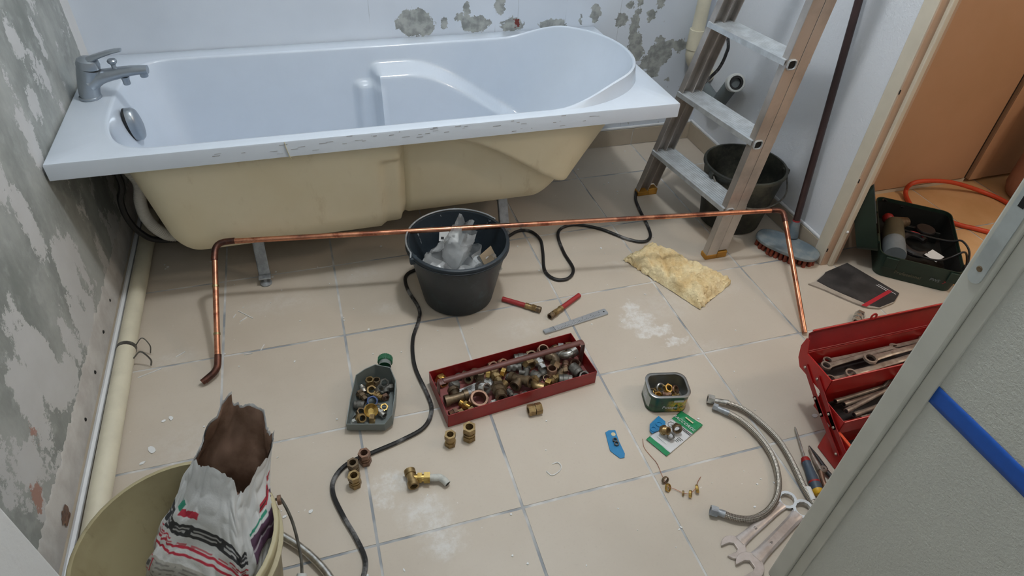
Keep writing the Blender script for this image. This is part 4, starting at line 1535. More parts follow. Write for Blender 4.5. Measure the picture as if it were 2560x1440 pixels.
# ---------------------------------------------------------------- red steel tray
TC = Vector((1.0395, -1.1815, 0))
TA = math.atan2(0.0425, 0.4225)
TLn, TWd, THt = 0.424, 0.157, 0.046
ux, uy = Vector((cos(TA), sin(TA), 0)), Vector((-sin(TA), cos(TA), 0))
tray = thing('fittings_tray', 'open red steel tool tray full of brass fittings on the tiled floor', 'tray', TC, TA)
th = 0.0014
MB().boxp(-TLn / 2, TLn / 2, -TWd / 2, TWd / 2, 0.0, th).build('base', 'red_primer', tray, local=True, smooth=False)
for nm, b_ in (('side', (-TLn / 2, TLn / 2, -TWd / 2, -TWd / 2 + th)), ('side', (-TLn / 2, TLn / 2, TWd / 2 - th, TWd / 2)), ('end', (-TLn / 2, -TLn / 2 + th, -TWd / 2, TWd / 2)), ('end', (TLn / 2 - th, TLn / 2, -TWd / 2, TWd / 2))):
    MB().boxp(*b_, th, THt).build(nm, 'red_paint', tray, local=True, smooth=False)
hz = 0.082
MB().tube([(-TLn / 2 + 0.016, 0.004, hz), (0, 0.004, hz), (TLn / 2 - 0.016, 0.004, hz)], 0.0085, 14, flat=(0.75, 1)).build('handle', 'red_brown', tray, local=True)
for s in (-1, 1):
    q = [(s * (TLn / 2 - 0.020), 0.004, hz), (s * (TLn / 2 - 0.010), 0.004, hz), (s * (TLn / 2 - 0.0035), 0.004, hz - 0.008), (s * (TLn / 2 - 0.0035), 0.004, 0.006)]
    MB().tube(spline(q, 5), 0.0062, 8, flat=(0.45, 1.7)).build('handle_bracket', 'red_brown', tray, local=True)

LBX, LBY = -0.098, 0.020
pc = TC + ux * LBX + uy * LBY
lab = thing('ruled_label', 'white paper label with ruled scale lying in the red tray', 'label', pc + Vector((0, 0, th)), TA + rad(8))
MB().boxp(-0.05, 0.05, -0.014, 0.014, 0.0002, 0.0008).build('paper', 'white_paper', lab, local=True, smooth=False)
lm = MB()
for k in range(34):
    lm.boxp(-0.045 + k * 0.0026, -0.045 + k * 0.0026 + 0.0010, -0.003 if k % 5 else -0.009, 0.011, 0.0008, 0.0009)
lm.build('printed_scale', 'black_ink', lab, local=True, smooth=False)

# kind, tone, place in the tray, rotation, size
rz = lambda a, b=pi / 2, e=0.0: (b, e, a)
TRAY = [('reducer', 'brass_bright', (0.8523, -1.1269), rz(.3), 1.0), ('cap', 'grey_steel', (0.9107, -1.1208), UP, .8), ('cap', 'copper_brown', (0.9390, -1.1173), UP, .95), ('ring', 'copper_brown', (0.9738, -1.1135), UP, .8),
        ('bignut', 'copper_brown', (1.0103, -1.1090), (0.6, 0, .2), .85), ('bignut', 'copper_brown', (1.0453, -1.1040), (0.7, .1, .5), .85), ('cyl', 'grey_steel', (1.0814, -1.1006), rz(1.4), 1.2), ('bignut', 'brass_dark', (1.1161, -1.0995), (.5, 0, 0), .95),
        ('cyl', 'copper_brown', (1.1542, -1.0991), (.25, 0, 0), 1.2), ('valve', 'nickel', (1.1325, -1.1367), rz(.1), .95), ('nut', 'brass', (1.1093, -1.1391), rz(.2), 1.25), ('nut', 'nickel', (1.2204, -1.0866), rz(1.3), 1.05),
        ('nut', 'brass', (1.2397, -1.0856), rz(1.5), 1.1), ('elbow', 'brass_dark', (1.1986, -1.0914), UP, .9), ('elbow', 'nickel', (1.2318, -1.1265), (0, .4, 2), 1.15), ('elbow', 'brass_dark', (1.1874, -1.1281), (0, .2, 4), 1.15),
        ('reducer', 'copper_brown', (1.1594, -1.1633), UP, 1.1), ('bignut', 'copper_brown', (1.2245, -1.1677), UP, .85), ('nipple', 'copper_brown', (1.1955, -1.1671), rz(-.4), .9), ('cyl', 'grey_steel', (1.2415, -1.1903), rz(.3), 1.1),
        ('nut', 'grey_steel', (1.2455, -1.2203), (.3, 0, 0), 1.1), ('cyl', 'grey_steel', (1.1777, -1.2173), rz(1.25), 1.15), ('nipple', 'brass', (1.1483, -1.2001), rz(1.9), .95), ('elbow', 'brass_dark', (1.1749, -1.1936), UP, .8),
        ('ring', 'brass_dark', (1.1375, -1.1802), (.3, 0, 0), .75), ('cap', 'grey_steel', (1.1155, -1.1739), UP, 1.0), ('cyl', 'grey_steel', (1.0975, -1.1868), rz(.6), .95), ('tee', 'grey_steel', (1.0758, -1.1580), (0, 0, 1.2), .85),
        ('valve', 'grey_steel', (1.0594, -1.1372), rz(1.3), .8), ('nut', 'brass_bright', (1.0195, -1.1487), rz(.9), .85), ('valve', 'brass', (1.0064, -1.1722), rz(.15), .9),
        ('valve', 'brass_dark', (0.9996, -1.2226), rz(-.1, 1.3), 1.15), ('nut', 'brass_bright', (0.9826, -1.1450), rz(1.1), .85), ('cap', 'grey_steel', (1.0331, -1.1685), UP, .85), ('coupling', 'brass_dark', (0.9542, -1.1559), UP, .95),
        ('tee', 'brass_dark', (0.9222, -1.1711), (0, .5, 1.0), .95), ('cap', 'grey_steel', (0.8828, -1.1621), (0, .5, .4), 1.1), ('tee', 'brass_dark', (0.8771, -1.2027), (0, 0, .1), 1.25), ('reducer', 'nickel', (0.9496, -1.2029), (1.0, 0, .6), 1.15),
        ('bignut', 'copper_brown', (0.9297, -1.2292), (.25, .1, 0), 1.35), ('nipple', 'brass_bright', (0.8962, -1.2351), rz(.7), .95), ('nut', 'brass', (0.9018, -1.2513), rz(.4), .85), ('reducer', 'copper_brown', (0.8515, -1.2547), rz(-1.4), .85),
        ('nut', 'brass', (0.8718, -1.2565), rz(-1.2), .85), ('nut', 'chalky_white', (0.9672, -1.2491), rz(.2), .85), ('tee', 'brass_dark', (1.0657, -1.2051), (0, .3, 2.3), 1.25), ('reducer', 'brass', (1.0480, -1.1964), rz(2.2), .9),
        ('elbow', 'brass', (1.0847, -1.2219), (0, .3, 1), 1.05), ('nut', 'brass_bright', (1.1094, -1.2218), rz(.9), 1.0), ('nipple', 'grey_steel', (1.0521, -1.2313), rz(-.9), .75), ('cap', 'grey_steel', (1.0287, -1.2354), UP, .8),
        ('nipple', 'grey_steel', (1.0307, -1.2128), rz(.2), .7), ('ring', 'brass_dark', (1.2035, -1.2106), UP, .85)]


def tray_in(x, y, r, q=None):
    d = Vector((x, y, 0)) - TC
    a, b = d.dot(ux), d.dot(uy)
    rx, ry = q['hx'], q['hy']
    a = max(-TLn / 2 + rx + .008, min(TLn / 2 - rx - .008, a))
    b = max(-TWd / 2 + ry + .002, min(TWd / 2 - ry - .002, b))
    if abs(a - LBX) < 0.030 + r * .3 and abs(b - LBY) < 0.010 + r * .7:
        b = LBY + math.copysign(0.010 + r * .7, b - LBY)
        b = max(-TWd / 2 + ry + .002, min(TWd / 2 - ry - .002, b))
    p = TC + ux * a + uy * b
    return (p.x, p.y)


items = [dict(k=k, m=m_, p=p, rot=r_, s=s * 1.06, r=rad_of(k, s * 1.06, r_) * .88) for k, m_, p, r_, s in TRAY]
for q in items:
    q['hx'], q['hy'] = half_ext(q['k'], q['s'], q['rot'], TA)
settle(items, tray_in)


def zone(p):
    d = Vector((p[0], p[1], 0)) - TC
    a, b = d.dot(ux) / TLn, d.dot(uy)
    side = 'behind handle' if b > 0.012 else ('under handle' if b > -0.012 else 'before handle')
    part = 'far left' if a < -.34 else 'left' if a < -.12 else 'middle' if a < .12 else 'right' if a < .34 else 'far right'
    return '%s of red tray, %s' % (part, side)


def label_all(its, fn):
    """one label each: look and place, and left-to-right order where two are alike"""
    by = {}
    for q in its:
        q['label'] = fn(q)
        by.setdefault(q['label'], []).append(q)
    for lb3, l_ in by.items():
        if len(l_) > 1:
            l_.sort(key=lambda q: q['p'][0])
            names = ['left one', 'right one'] if len(l_) == 2 else ['left one', 'middle one', 'right one']
            for q, nm_ in zip(l_, names):
                q['label'] = lb3 + ', ' + nm_


label_all(items, lambda q: '%s %s, %s' % (TONE[q['m']], LONG[q['k']], zone(q['p'])))
for it in items:
    fitting(it['k'], it['m'], it['p'], th, it['rot'], it['s'], it['label'], 'pipe fittings in the red tray')

# ---------------------------------------------------------------- cut oil bottle with fittings
BA = rad(77)
bo_c = Vector((0.655, -1.155, 0))
bt = thing('cut_bottle', 'cut-open grey plastic bottle with green cap holding small fittings', 'bottle', bo_c, 0)
# outline on the floor (metres), walls rise to the cut edge
base = [(0.5913, -1.2321, 0.0000), (0.6821, -1.2566, 0.0000), (0.7043, -1.2447, 0.0450), (0.7209, -1.1901, 0.0530), (0.7310, -1.1421, 0.0550), (0.7241, -1.0943, 0.0550), (0.6871, -1.0757, 0.0580), (0.6589, -1.0849, 0.0600), (0.6335, -1.0965, 0.0580), (0.6087, -1.1669, 0.0450)]
base = [Vector((p[0], p[1], 0)) for p in base]
ctr_b = sum(base, Vector()) / len(base)
hts = [0.034, 0.034, 0.050, 0.054, 0.056, 0.058, 0.060, 0.060, 0.056, 0.045]


def bottle_wall(off, z0, rows=6):
    n = len(base)
    loop = []
    for i in range(n):
        p0, p1, p2, p3 = base[(i - 1) % n], base[i], base[(i + 1) % n], base[(i + 2) % n]
        for j in range(5):
            t_ = j / 5
            p = lerp(p1, p2, t_)
            h_ = lerp(hts[i], hts[(i + 1) % n], t_)
            loop.append((p, h_))
    out = []
    for r in range(rows + 1):
        row = []
        for p, h_ in loop:
            q = p - ctr_b
            k = 1 - off / q.length - (0.10 if r == 0 else 0.03 if r == 1 else 0) + 0.0
            row.append(ctr_b + q * k + Vector((0, 0, z0 + (h_ - z0) * r / rows)))
        out.append(row)
    return out


bw = MB()
n = len(base) * 5
rows_o, rows_i = bottle_wall(0.0, 0.0), bottle_wall(0.0022, 0.002)
allr = rows_o + rows_i[::-1]
vs = [p for r in allr for p in r]
fs = []
for j in range(len(allr) - 1):
    for i in range(n):
        i2 = (i + 1) % n
        fs.append((j * n + i, j * n + i2, (j + 1) * n + i2, (j + 1) * n + i))
fs.append(tuple(range(n - 1, -1, -1)))
fs.append(tuple((len(allr) - 1) * n + i for i in range(n)))
bw.add(vs, fs)
bw.build('body', 'bottle_grey', bt, angle=40)
nk = Vector((0.7123, -1.0645, 0.0360))
nd = Vector((0.06, 0.28, 0)).normalized()
MB().tube([nk - nd * 0.004, nk + nd * 0.014], [0.017, 0.0155], 18, caps=False).build('neck', 'bottle_grey', bt)
cm = align(nk + nd * 0.010, nk + nd * 0.030)
capm = MB()
for k in range(24):
    a = 2 * pi * k / 24
    capm.box((0.0185 * cos(a), 0.0185 * sin(a), 0.009), (0.003, 0.003, 0.016), cm)
capm.lathe([(0.0001, 0.0), (0.0175, 0.0), (0.0185, 0.002), (0.0185, 0.018), (0.0165, 0.020), (0.0001, 0.020)], 24, cm)
capm.build('screw_cap', 'cap_green', bt)

BOT = [('nipple', 'nickel', (0.6426, -1.1096), rz(.2), .8), ('valve', 'brass_dark', (0.6398, -1.1365), rz(.4), .7), ('coupling', 'brass', (0.6677, -1.1011), UP, .85), ('nut', 'brass', (0.6660, -1.1232), (.6, 0, .4), .9), ('reducer', 'brass_dark', (0.6901, -1.0899), UP, .8),
       ('nut', 'nickel', (0.7078, -1.1022), (.9, 0, .3), .9), ('elbow', 'grey_steel', (0.7107, -1.1200), UP, .7), ('nut', 'nickel', (0.6914, -1.1281), (.7, .2, 1), .85), ('nipple', 'brass', (0.6820, -1.1459), rz(.9), .8), ('bignut', 'blue_plastic', (0.6644, -1.1647), (.5, 0, .2), .8),
       ('nut', 'copper_brown', (0.6977, -1.1537), rz(.2), .7), ('cyl', 'grey_steel', (0.6227, -1.1661), rz(1.2), .85), ('nut', 'brass_dark', (0.6269, -1.1866), (.5, 0, 1), .8), ('cup', 'brass_bright', (0.6576, -1.1948), (.55, .1, 0), 1.15), ('ring', 'grey_steel', (0.6091, -1.1922), UP, .7),
       ('nut', 'chalky_white', (0.6074, -1.2113), rz(.2), .6), ('reducer', 'brass', (0.6276, -1.2126), (.8, .3, .2), .85), ('nut', 'brass', (0.6558, -1.2174), rz(1.3), .9), ('nipple', 'nickel', (0.6819, -1.2013), rz(.5), .8), ('nut', 'brass_bright', (0.6881, -1.1871), (.4, 0, 0), .7),
       ('ring', 'brass_dark', (0.6739, -1.1833), (.5, 0, 0), .75)]
poly_b = [(ctr_b + (p - ctr_b) * 0.86) for p in base]


def bottle_in(x, y, r, q=None):
    p = Vector((x, y, 0))
    k = len(poly_b)
    for i in range(k):
        a, b = poly_b[i], poly_b[(i + 1) % k]
        e = (b - a).normalized()
        nrm = Vector((-e.y, e.x, 0))
        d = (p - a).dot(nrm)
        if d < r * 0.9:
            p = p + nrm * (r * 0.9 - d)
    return (p.x, p.y)


items = [dict(k=k, m=m_, p=p, rot=r_, s=s * 1.02, r=rad_of(k, s * 1.02, r_) * .86) for k, m_, p, r_, s in BOT]
settle(items, bottle_in, 220)


def bottle_zone(q):
    d = Vector((q['p'][0], q['p'][1], 0)) - ctr_b
    pos = 'near the cap' if d.y > 0.035 else 'at the cut bottom end' if d.y < -0.035 else 'in the middle'
    return '%s %s in the grey bottle, %s' % (TONE[q['m']], LONG[q['k']], pos)


label_all(items, bottle_zone)
for it in items:
    fitting(it['k'], it['m'], it['p'], 0.004, it['rot'], it['s'], it['label'], 'fittings in the cut bottle')

# ---------------------------------------------------------------- single fittings standing on the tiles
def coupling(loc, s, mat, label, tilt=(0, 0, 0), hexes=True, two_tone=None):
    o = thing('compression_coupling', label, 'fitting', loc, rot=tilt, group='brass couplings on the floor')
    MB().ring(.0112 * s, .0082 * s, .008 * s, .034 * s, 20).build('body', mat, o, local=True, angle=30)
    MB().hexring(.0148 * s, .0085 * s, 0, .0135 * s).build('nut', two_tone or mat, o, local=True, angle=30)
    MB().hexring(.0148 * s, .0085 * s, .0265 * s, .040 * s).build('nut', mat, o, local=True, angle=30)
    if hexes:
        MB().ring(.0135 * s, .0110 * s, .0175 * s, .0225 * s, 20).build('collar', mat, o, local=True, angle=30)
    return o


coupling((0.6230, -1.3301, 0.0000), 1.0, 'copper_brown', 'brown brass coupling standing on the black cable side, rightmost of three')
coupling((0.5943, -1.3487, 0.0000), 0.95, 'brass_dark', 'brass coupling standing behind another one, touching the black cable', (0, 0, .4))
coupling((0.5928, -1.3850, 0.0000), 1.0, 'brass', 'brass coupling standing nearest the viewer in the group of three', (0, 0, .2))
coupling((0.8307, -1.3317, 0.0000), 1.0, 'brass', 'straight hexagonal brass coupling standing left of its pair before the red tray', (0, 0, .1), hexes=False)
coupling((0.8801, -1.3264, 0.0000), 1.15, 'brass', 'waisted brass coupling standing right of its pair before the red tray', (0, 0, .3))
dn = thing('double_nut', 'brass double-nut coupling lying just in front of the red tray', 'fitting', Vector((1.0642, -1.2925, 0.0000)) + Vector((0, 0, .0135)), 0)
d_ = Vector((0.98, 0.05, 0)).normalized()
for s, e in ((-0.018, -0.001), (0.001, 0.018)):
    MB().hexring(.0155, .008, s, e, RX).build('nut', 'brass', dn, local=True, angle=30)
MB().ring(.011, .008, -.002, .002, 18, RX).build('olive', 'brass_dark', dn, local=True)

tv = thing('tee_assembly', 'brass tee with union nuts and white-caked elbow on the floor', 'fitting', (0.7254, -1.4082, 0.0000))
ta, tb2 = Vector((0.7188, -1.3919, 0.0150)), Vector((0.7208, -1.4322, 0.0150))
tmid = lerp(ta, tb2, .48)
tdir = (tb2 - ta).normalized()
MB().tube([ta, tb2], .0105, 18, caps=False).build('tee_body', 'brass', tv)
MB().ring(.0135, .009, 0, .013, 18, align(ta - tdir * .003, tb2), .001).build('collar', 'brass', tv)
MB().ring(.0135, .009, 0, .013, 18, align(tb2 + tdir * .003, ta), .001).build('collar', 'brass', tv)
MB().lathe([(.0001, 0), (.0088, 0)], 16, align(tb2 - tdir * .006, tb2 + tdir * .01)).build('bore', 'hole_black', tv)
be = Vector((0.7876, -1.4280, 0.0140))
bd = (be - tmid).normalized()
MB().tube([tmid, tmid + bd * .030], .009, 16).build('branch', 'brass_bright', tv)
MB().hexring(.0135, .007, .014, .024, align(tmid, be)).build('nut', 'brass_bright', tv)
MB().hexring(.0145, .007, .029, .043, align(tmid, be)).build('nut', 'brass_bright', tv)
ee = Vector((0.7979, -1.4458, 0.0100))
MB().tube(spline([tmid + bd * .042, tmid + bd * .055, be - bd * .004, lerp(be, ee, .45), ee], 6), [.0085] * 25, 14).build('caked_elbow', 'chalky_white', tv)
MB().lathe([(.0001, 0), (.0062, 0)], 14, align(ee + (ee - be).normalized() * .0006, ee + (ee - be))).build('bore', 'hole_black', tv)

for a_, b_, lbl in (((1.1063, -0.8533, 0.0085), (1.2055, -0.9323, 0.0095), 'red hose offcut with brass coupling, the left one near the black bucket'), ((1.3465, -0.8960, 0.0085), (1.2215, -0.9676, 0.0095), 'red hose offcut with brass coupling, the right one beside the steel rule')):
    a_, b_ = Vector(a_), Vector(b_)
    d_ = (b_ - a_).normalized()
    L_ = (b_ - a_).length
    o = thing('hose_offcut', lbl, 'hose', lerp(a_, b_, .5) * 1, group='red hose offcuts')
    MB().tube([a_, a_ + d_ * L_ * .6, a_ + d_ * L_ * .72], .0078, 14).build('red_hose', 'red_rubber', o)
    mt = align(a_ + d_ * L_ * .60, b_)
    MB().ring(.0098, .006, 0, .010, 16, mt, .001).build('crimp_ring', 'brass', o)
    MB().ring(.0085, .006, .010, L_ * .30, 16, mt).hexring(.0108, .006, L_ * .17, L_ * .27, mt).build('hex_union', 'brass', o, angle=30)
    MB().ring(.0100, .0072, L_ * .29, L_ * .40, 16, mt, .001).build('end_collar', 'brass_dark', o)

# ---------------------------------------------------------------- steel rule
ra, rb2 = Vector((1.1857, -1.0210, 0.0000)), Vector((1.4042, -0.9813, 0.0000))
rd = (rb2 - ra).normalized()
rl = (rb2 - ra).length
ru = thing('steel_rule', 'tapered grey folding steel rule lying on the floor behind the red tray', 'ruler', ra, math.atan2(rd.y, rd.x))
bl_ = MB().prism([(0, -.0075), (0.035, -.009), (rl - .003, -.0125), (rl, -.008), (rl, .008), (rl - .003, .0125), (0.035, .009), (0, .0075)], .0005, .006).build('blade', 'ruler_steel', ru, local=True, smooth=False, bevel=.0008)
MB().boxp(.034, .0355, -.0092, .0092, .006, .0063).build('joint_line', 'black_ink', ru, local=True, smooth=False)
MB().boxp(0, .034, -.0078, .0078, .006, .0072).build('end_cap', 'galvanised', ru, local=True, smooth=False, bevel=.0005)
tk = MB()
for k in range(30):
    x = .045 + k * (rl - .07) / 30
    tk.boxp(x, x + .0008, -.008, -.004 if k % 5 else -.001, .006, .0062)
tk.build('scale_marks', 'black_ink', bl_, local=True, smooth=False)
for k, tx in enumerate(('1', '2', '3', '4', '5')):
    lettering(tx, .006, Matrix.Translation((*ra.xy, 0)) @ Matrix.Rotation(math.atan2(rd.y, rd.x), 4, 'Z') @ Matrix.Translation((.075 + k * .03, .003, .0062)), 'black_ink', bl_, 'numeral')
MB().lathe([(.0001, .0064), (.0025, .0064), (.003, .006)], 12, Matrix.Translation((rl - .011, 0, 0))).build('rivet', 'black_ink', bl_, local=True)

# ---------------------------------------------------------------- food tin with olives
ct = Vector((1.4145, -1.3425, 0))
tin = thing('food_tin', 'open rectangular food tin with green vegetable label holding brass olives', 'tin', ct, rad(-13))


def rrect(a, b, r, k=7):
    out = []
    for cx, cy, a0 in ((a - r, b - r, 0), (-a + r, b - r, pi / 2), (-a + r, -b + r, pi), (a - r, -b + r, 3 * pi / 2)):
        for i in range(k + 1):
            t_ = a0 + pi / 2 * i / k
            out.append((cx + r * cos(t_), cy + r * sin(t_)))
    return out


def rwall(m, specs):
    """skin over a list of (half x, half y, radius, z)"""
    loops = [[(x, y, z) for x, y in rrect(a, b, r)] for a, b, r, z in specs]
    k = len(loops[0])
    vs = [p for l in loops for p in l]
    fs = [(j * k + i, j * k + (i + 1) % k, (j + 1) * k + (i + 1) % k, (j + 1) * k + i) for j in range(len(loops) - 1) for i in range(k)]
    m.add(vs, fs)
    return m, k


A_, B_ = .0555, .0425
m, k = rwall(MB(), [(A_ - .001, B_ - .001, .024, .002), (A_ - .001, B_ - .001, .024, .058)])
# printed label: colours follow the sheet around the tin
t = NT('tin_label')
co = t.coord()
sx = t.n('ShaderNodeSeparateXYZ')
t.l(co, sx.inputs[0])
base_g = t.mix(t.smooth(t.noise(co, 60, 3), .45, .6), c(26, 74, 46), c(18, 52, 36))
veg = t.ramp(t.noise(co, 75, 4), [(.40, c(40, 96, 48)), (.48, c(196, 140, 50)), (.54, c(206, 186, 70)), (.60, c(120, 150, 52)), (.7, c(190, 96, 44))])
vm_ = t.math('MULTIPLY', t.smooth(sx.outputs[0], -.012, .014), t.smooth(sx.outputs[2], .048, .040))
col = t.mix(t.math('MULTIPLY', vm_, t.smooth(sx.outputs[1], .0, -.02)), base_g, veg)
band = t.math('MULTIPLY', t.math('LESS_THAN', t.math('ABSOLUTE', t.math('SUBTRACT', sx.outputs[2], .03)), .018), t.math('LESS_THAN', sx.outputs[0], -.050))
col = t.mix(band, col, c(170, 176, 172))
t.set(base=col, rough=.35, coat=.2)
M['tin_label'] = t.m
ls_ = m.build('label_sheet', 'tin_label', tin, local=True, angle=50)
m, k = rwall(MB(), [(A_, B_, .0245, .0), (A_, B_, .0245, .003)])
m.build('base_rim', 'tin_edge', tin, local=True)
m, k = rwall(MB(), [(A_ - .001, B_ - .001, .0245, .057), (A_ + .001, B_ + .001, .0255, .0585), (A_ + .001, B_ + .001, .0255, .061), (A_ - .001, B_ - .001, .0245, .062), (A_ - .006, B_ - .006, .022, .0612), (A_ - .0065, B_ - .0065, .022, .058)])
m.build('rolled_rim', 'tin_edge', tin, local=True)
m, k = rwall(MB(), [(A_ - .0065, B_ - .0065, .022, .0595), (A_ - .002, B_ - .002, .0235, .054), (A_ - .002, B_ - .002, .0235, .0035)])
m.add([(x, y, .0035) for x, y in rrect(A_ - .002, B_ - .002, .0235)], [tuple(range(32))])
m.build('inside', 'tin_inside', tin, local=True, angle=50)
MLt = Matrix.Translation(ct) @ Matrix.Rotation(rad(-13), 4, 'Z') @ Matrix.Translation((.004, -B_ + .0004, .020)) @ Matrix.Rotation(pi / 2, 4, 'X')
lettering('Potager', .014, MLt, 'packet_white', ls_, 'label_lettering', shear=.1)
MB().boxp(.010, .036, -B_ + .0002, -B_ + .0009, .040, .047).build('brand_panel', 'chalky_white', ls_, local=True, smooth=False)
for k in range(4):
    MB().boxp(-A_ - .0001, -A_ + .0006, -.014 + .0, .006, .016 + k * .007, .0175 + k * .007).build('small_print', 'white_paper', ls_, local=True, smooth=False)
OL = [('ring', 'nickel', (-.012, .012), (.9, .2, 0), .8), ('nut', 'brass_bright', (.010, .010), (.5, 0, .5), .7), ('ring', 'copper_brown', (.028, .006), (.6, .6, 0), .75), ('coupling', 'copper_brown', (.000, -.010), (pi / 2, 0, 1.2), .5),
      ('nut', 'brass_bright', (-.020, -.012), (.2, .2, .1), .8), ('nut', 'brass_bright', (.020, -.016), (.4, .0, .7), .65), ('ring', 'brass_dark', (-.034, .008), (.4, 0, 0), .65), ('nipple', 'brass', (.028, -.008), (pi / 2, 0, .4), .5)]
RT3 = Matrix.Rotation(rad(-13), 4, 'Z')
items = [dict(k=k, m=m_, p=p, rot=r_, s=s * 1.25, r=rad_of(k, s * 1.25, r_) * .9) for k, m_, p, r_, s in OL]
settle(items, lambda x, y, r, q=None: (max(-.050 + r, min(.050 - r, x)), max(-.037 + r, min(.037 - r, y))), 200)
for i_, it in enumerate(items):
    q = ct + RT3 @ Vector((*it['p'], 0))
    ps_ = ('left' if it['p'][0] < -.012 else 'right' if it['p'][0] > .012 else 'middle') + (' back' if it['p'][1] > 0 else ' front')
    fitting(it['k'], it['m'], q.xy, .0135 + (.010 if i_ in (0, 1, 3) else .004), it['rot'], it['s'], '%s %s in the food tin, %s' % (TONE[it['m']], LONG[it['k']], ps_), 'olives and rings in the tin')
bed = MB()
for k in range(80):
    x, y = random.uniform(-.042, .042), random.uniform(-.030, .030)
    bed.ring(.006, .0045, 0, .004, 10, Matrix.Translation((x, y, .0052 + .0035 * (k % 3))) @ Euler((random.uniform(-.2, .2), random.uniform(-.2, .2), 0)).to_matrix().to_4x4())
bo_ = bed.build('loose_olives', 'brass_bright', None, local=True)
bo_.matrix_basis = Matrix.Translation(ct) @ RT3
tag(bo_, 'thin layer of tiny brass olives covering the bottom of the food tin', 'olives')
bo_['kind'] = 'stuff'
# ---------------------------------------------------------------- blister packets
P4 = [Vector((1.3109, -1.4492, 0.0000)), Vector((1.3380, -1.5086, 0.0000)), Vector((1.4735, -1.4491, 0.0000)), Vector((1.4412, -1.3919, 0.0000))]
pk = thing('fittings_packet', 'green and white packet with the word RACCORDS lying below the food tin', 'packet', lerp(P4[0], P4[2], .5) * 1)


def pk_pt(u, v, z=0.0):
    p = lerp(lerp(P4[0], P4[3], u), lerp(P4[1], P4[2], u), v)
    return Vector((p.x, p.y, .0012 + z + .0016 * (1 + mnoise.noise(Vector((u * 5, v * 4, 3)))) * (1 + 1.5 * sm(u, .7, 1))))


PKP = {}
for nm, a, b, mt in (('green_strip', 0, .10, 'packet_green'), ('clear_window', .10, .72, 'packet_white'), ('green_header', .72, 1.0, 'packet_green')):
    PKP[nm] = MB().grid(lambda u, v: pk_pt(lerp(a, b, u), v), 16, 20).build(nm, mt, pk, angle=60, solid=.0006)
ex_ = (P4[1] - P4[0]).normalized()
ey_ = (P4[3] - P4[0]).normalized()
ezz = Vector((0, 0, 1))


def pk_mat(u, v, z):
    p = pk_pt(u, v)
    yv = ezz.cross(ex_)
    return Matrix(((ex_.x, yv.x, 0, p.x), (ex_.y, yv.y, 0, p.y), (0, 0, 1, p.z + z), (0, 0, 0, 1)))


lo = lettering('RACCORDS', .0125, pk_mat(.795, .45, .0030), 'packet_white', PKP['green_header'], 'brand_lettering', shear=.25)
# hang hole, ring emblem and rules
MB().boxp(-.012, .012, -.002, .002, 0, .0006, pk_mat(.905, .52, .0035)).build('hang_slot', 'sticker_cream', PKP['green_header'], smooth=False)
MB().ring(.0095, .0085, 0, .0005, 8, pk_mat(.60, .18, .0016)).build('emblem_ring', 'black_ink', PKP['clear_window'], smooth=False)
lettering('12', .006, pk_mat(.60, .18, .0018), 'black_ink', PKP['clear_window'], 'emblem_number')
for u_ in (.685, .655):
    MB().boxp(-.020, .022, -.0008, .0008, 0, .0004, pk_mat(u_, .66, .0018)).build('print_rule', 'black_ink', PKP['clear_window'], smooth=False)
for k in range(4):
    MB().boxp(-.008, .006 - .002 * k, -.0006, .0006, 0, .0004, pk_mat(.47 - k * .035, .86, .0016)).build('small_print', 'grey_steel', PKP['clear_window'], smooth=False)
MB().boxp(-.015, .015, -.009, .009, 0, .0007, pk_mat(.25, .42, .0018)).build('price_sticker', 'white_paper', pk, smooth=False)
fitting('reducer', 'brass', (1.3609, -1.4508, 0.0060)[:2], .0062, (.9, .2, .3), .85, 'brass union nut at the left on the RACCORDS packet', 'nuts on the packet')
fitting('bignut', 'brass_dark', (1.3929, -1.4530, 0.0060)[:2], .0062, (1.1, .3, -.4), .70, 'dark brass ring nut at the right on the RACCORDS packet', 'nuts on the packet')
fitting('nut', 'grey_steel', (1.3696, -1.4646, 0.0060)[:2], .0062, (.5, -.3, .2), .70, 'dull grey nut nearest the price sticker on the RACCORDS packet', 'nuts on the packet')

bp = [(1.3392, -1.4109, 0.0040), (1.3740, -1.3922, 0.0040), (1.3830, -1.4134, 0.0040), (1.3752, -1.4284, 0.0040), (1.3573, -1.4341, 0.0040), (1.3321, -1.4389, 0.0040), (1.3300, -1.4293, 0.0040)]
bc = sum((Vector(p) for p in bp), Vector()) / len(bp)
b5 = thing('washer_packet', 'torn blue plastic packet with washers leaning on the RACCORDS packet', 'packet', Vector((bc.x, bc.y, 0)))
MB().prism([(p[0], p[1]) for p in bp], .0052, .0064).build('blue_card', 'packet_blue', b5, smooth=False)
for (px, zz) in (((1.3414, -1.4282, 0.0070), .0068), ((1.3625, -1.4182, 0.0070), .0068)):
    MB().ring(.0088, .0062, 0, .0016, 22, Matrix.Translation((px[0], px[1], zz)) @ Euler((.02, .03, 0)).to_matrix().to_4x4(), .0004).build('fibre_washer', 'copper_brown' if px[0] < 1.33 else 'packet_blue', b5)

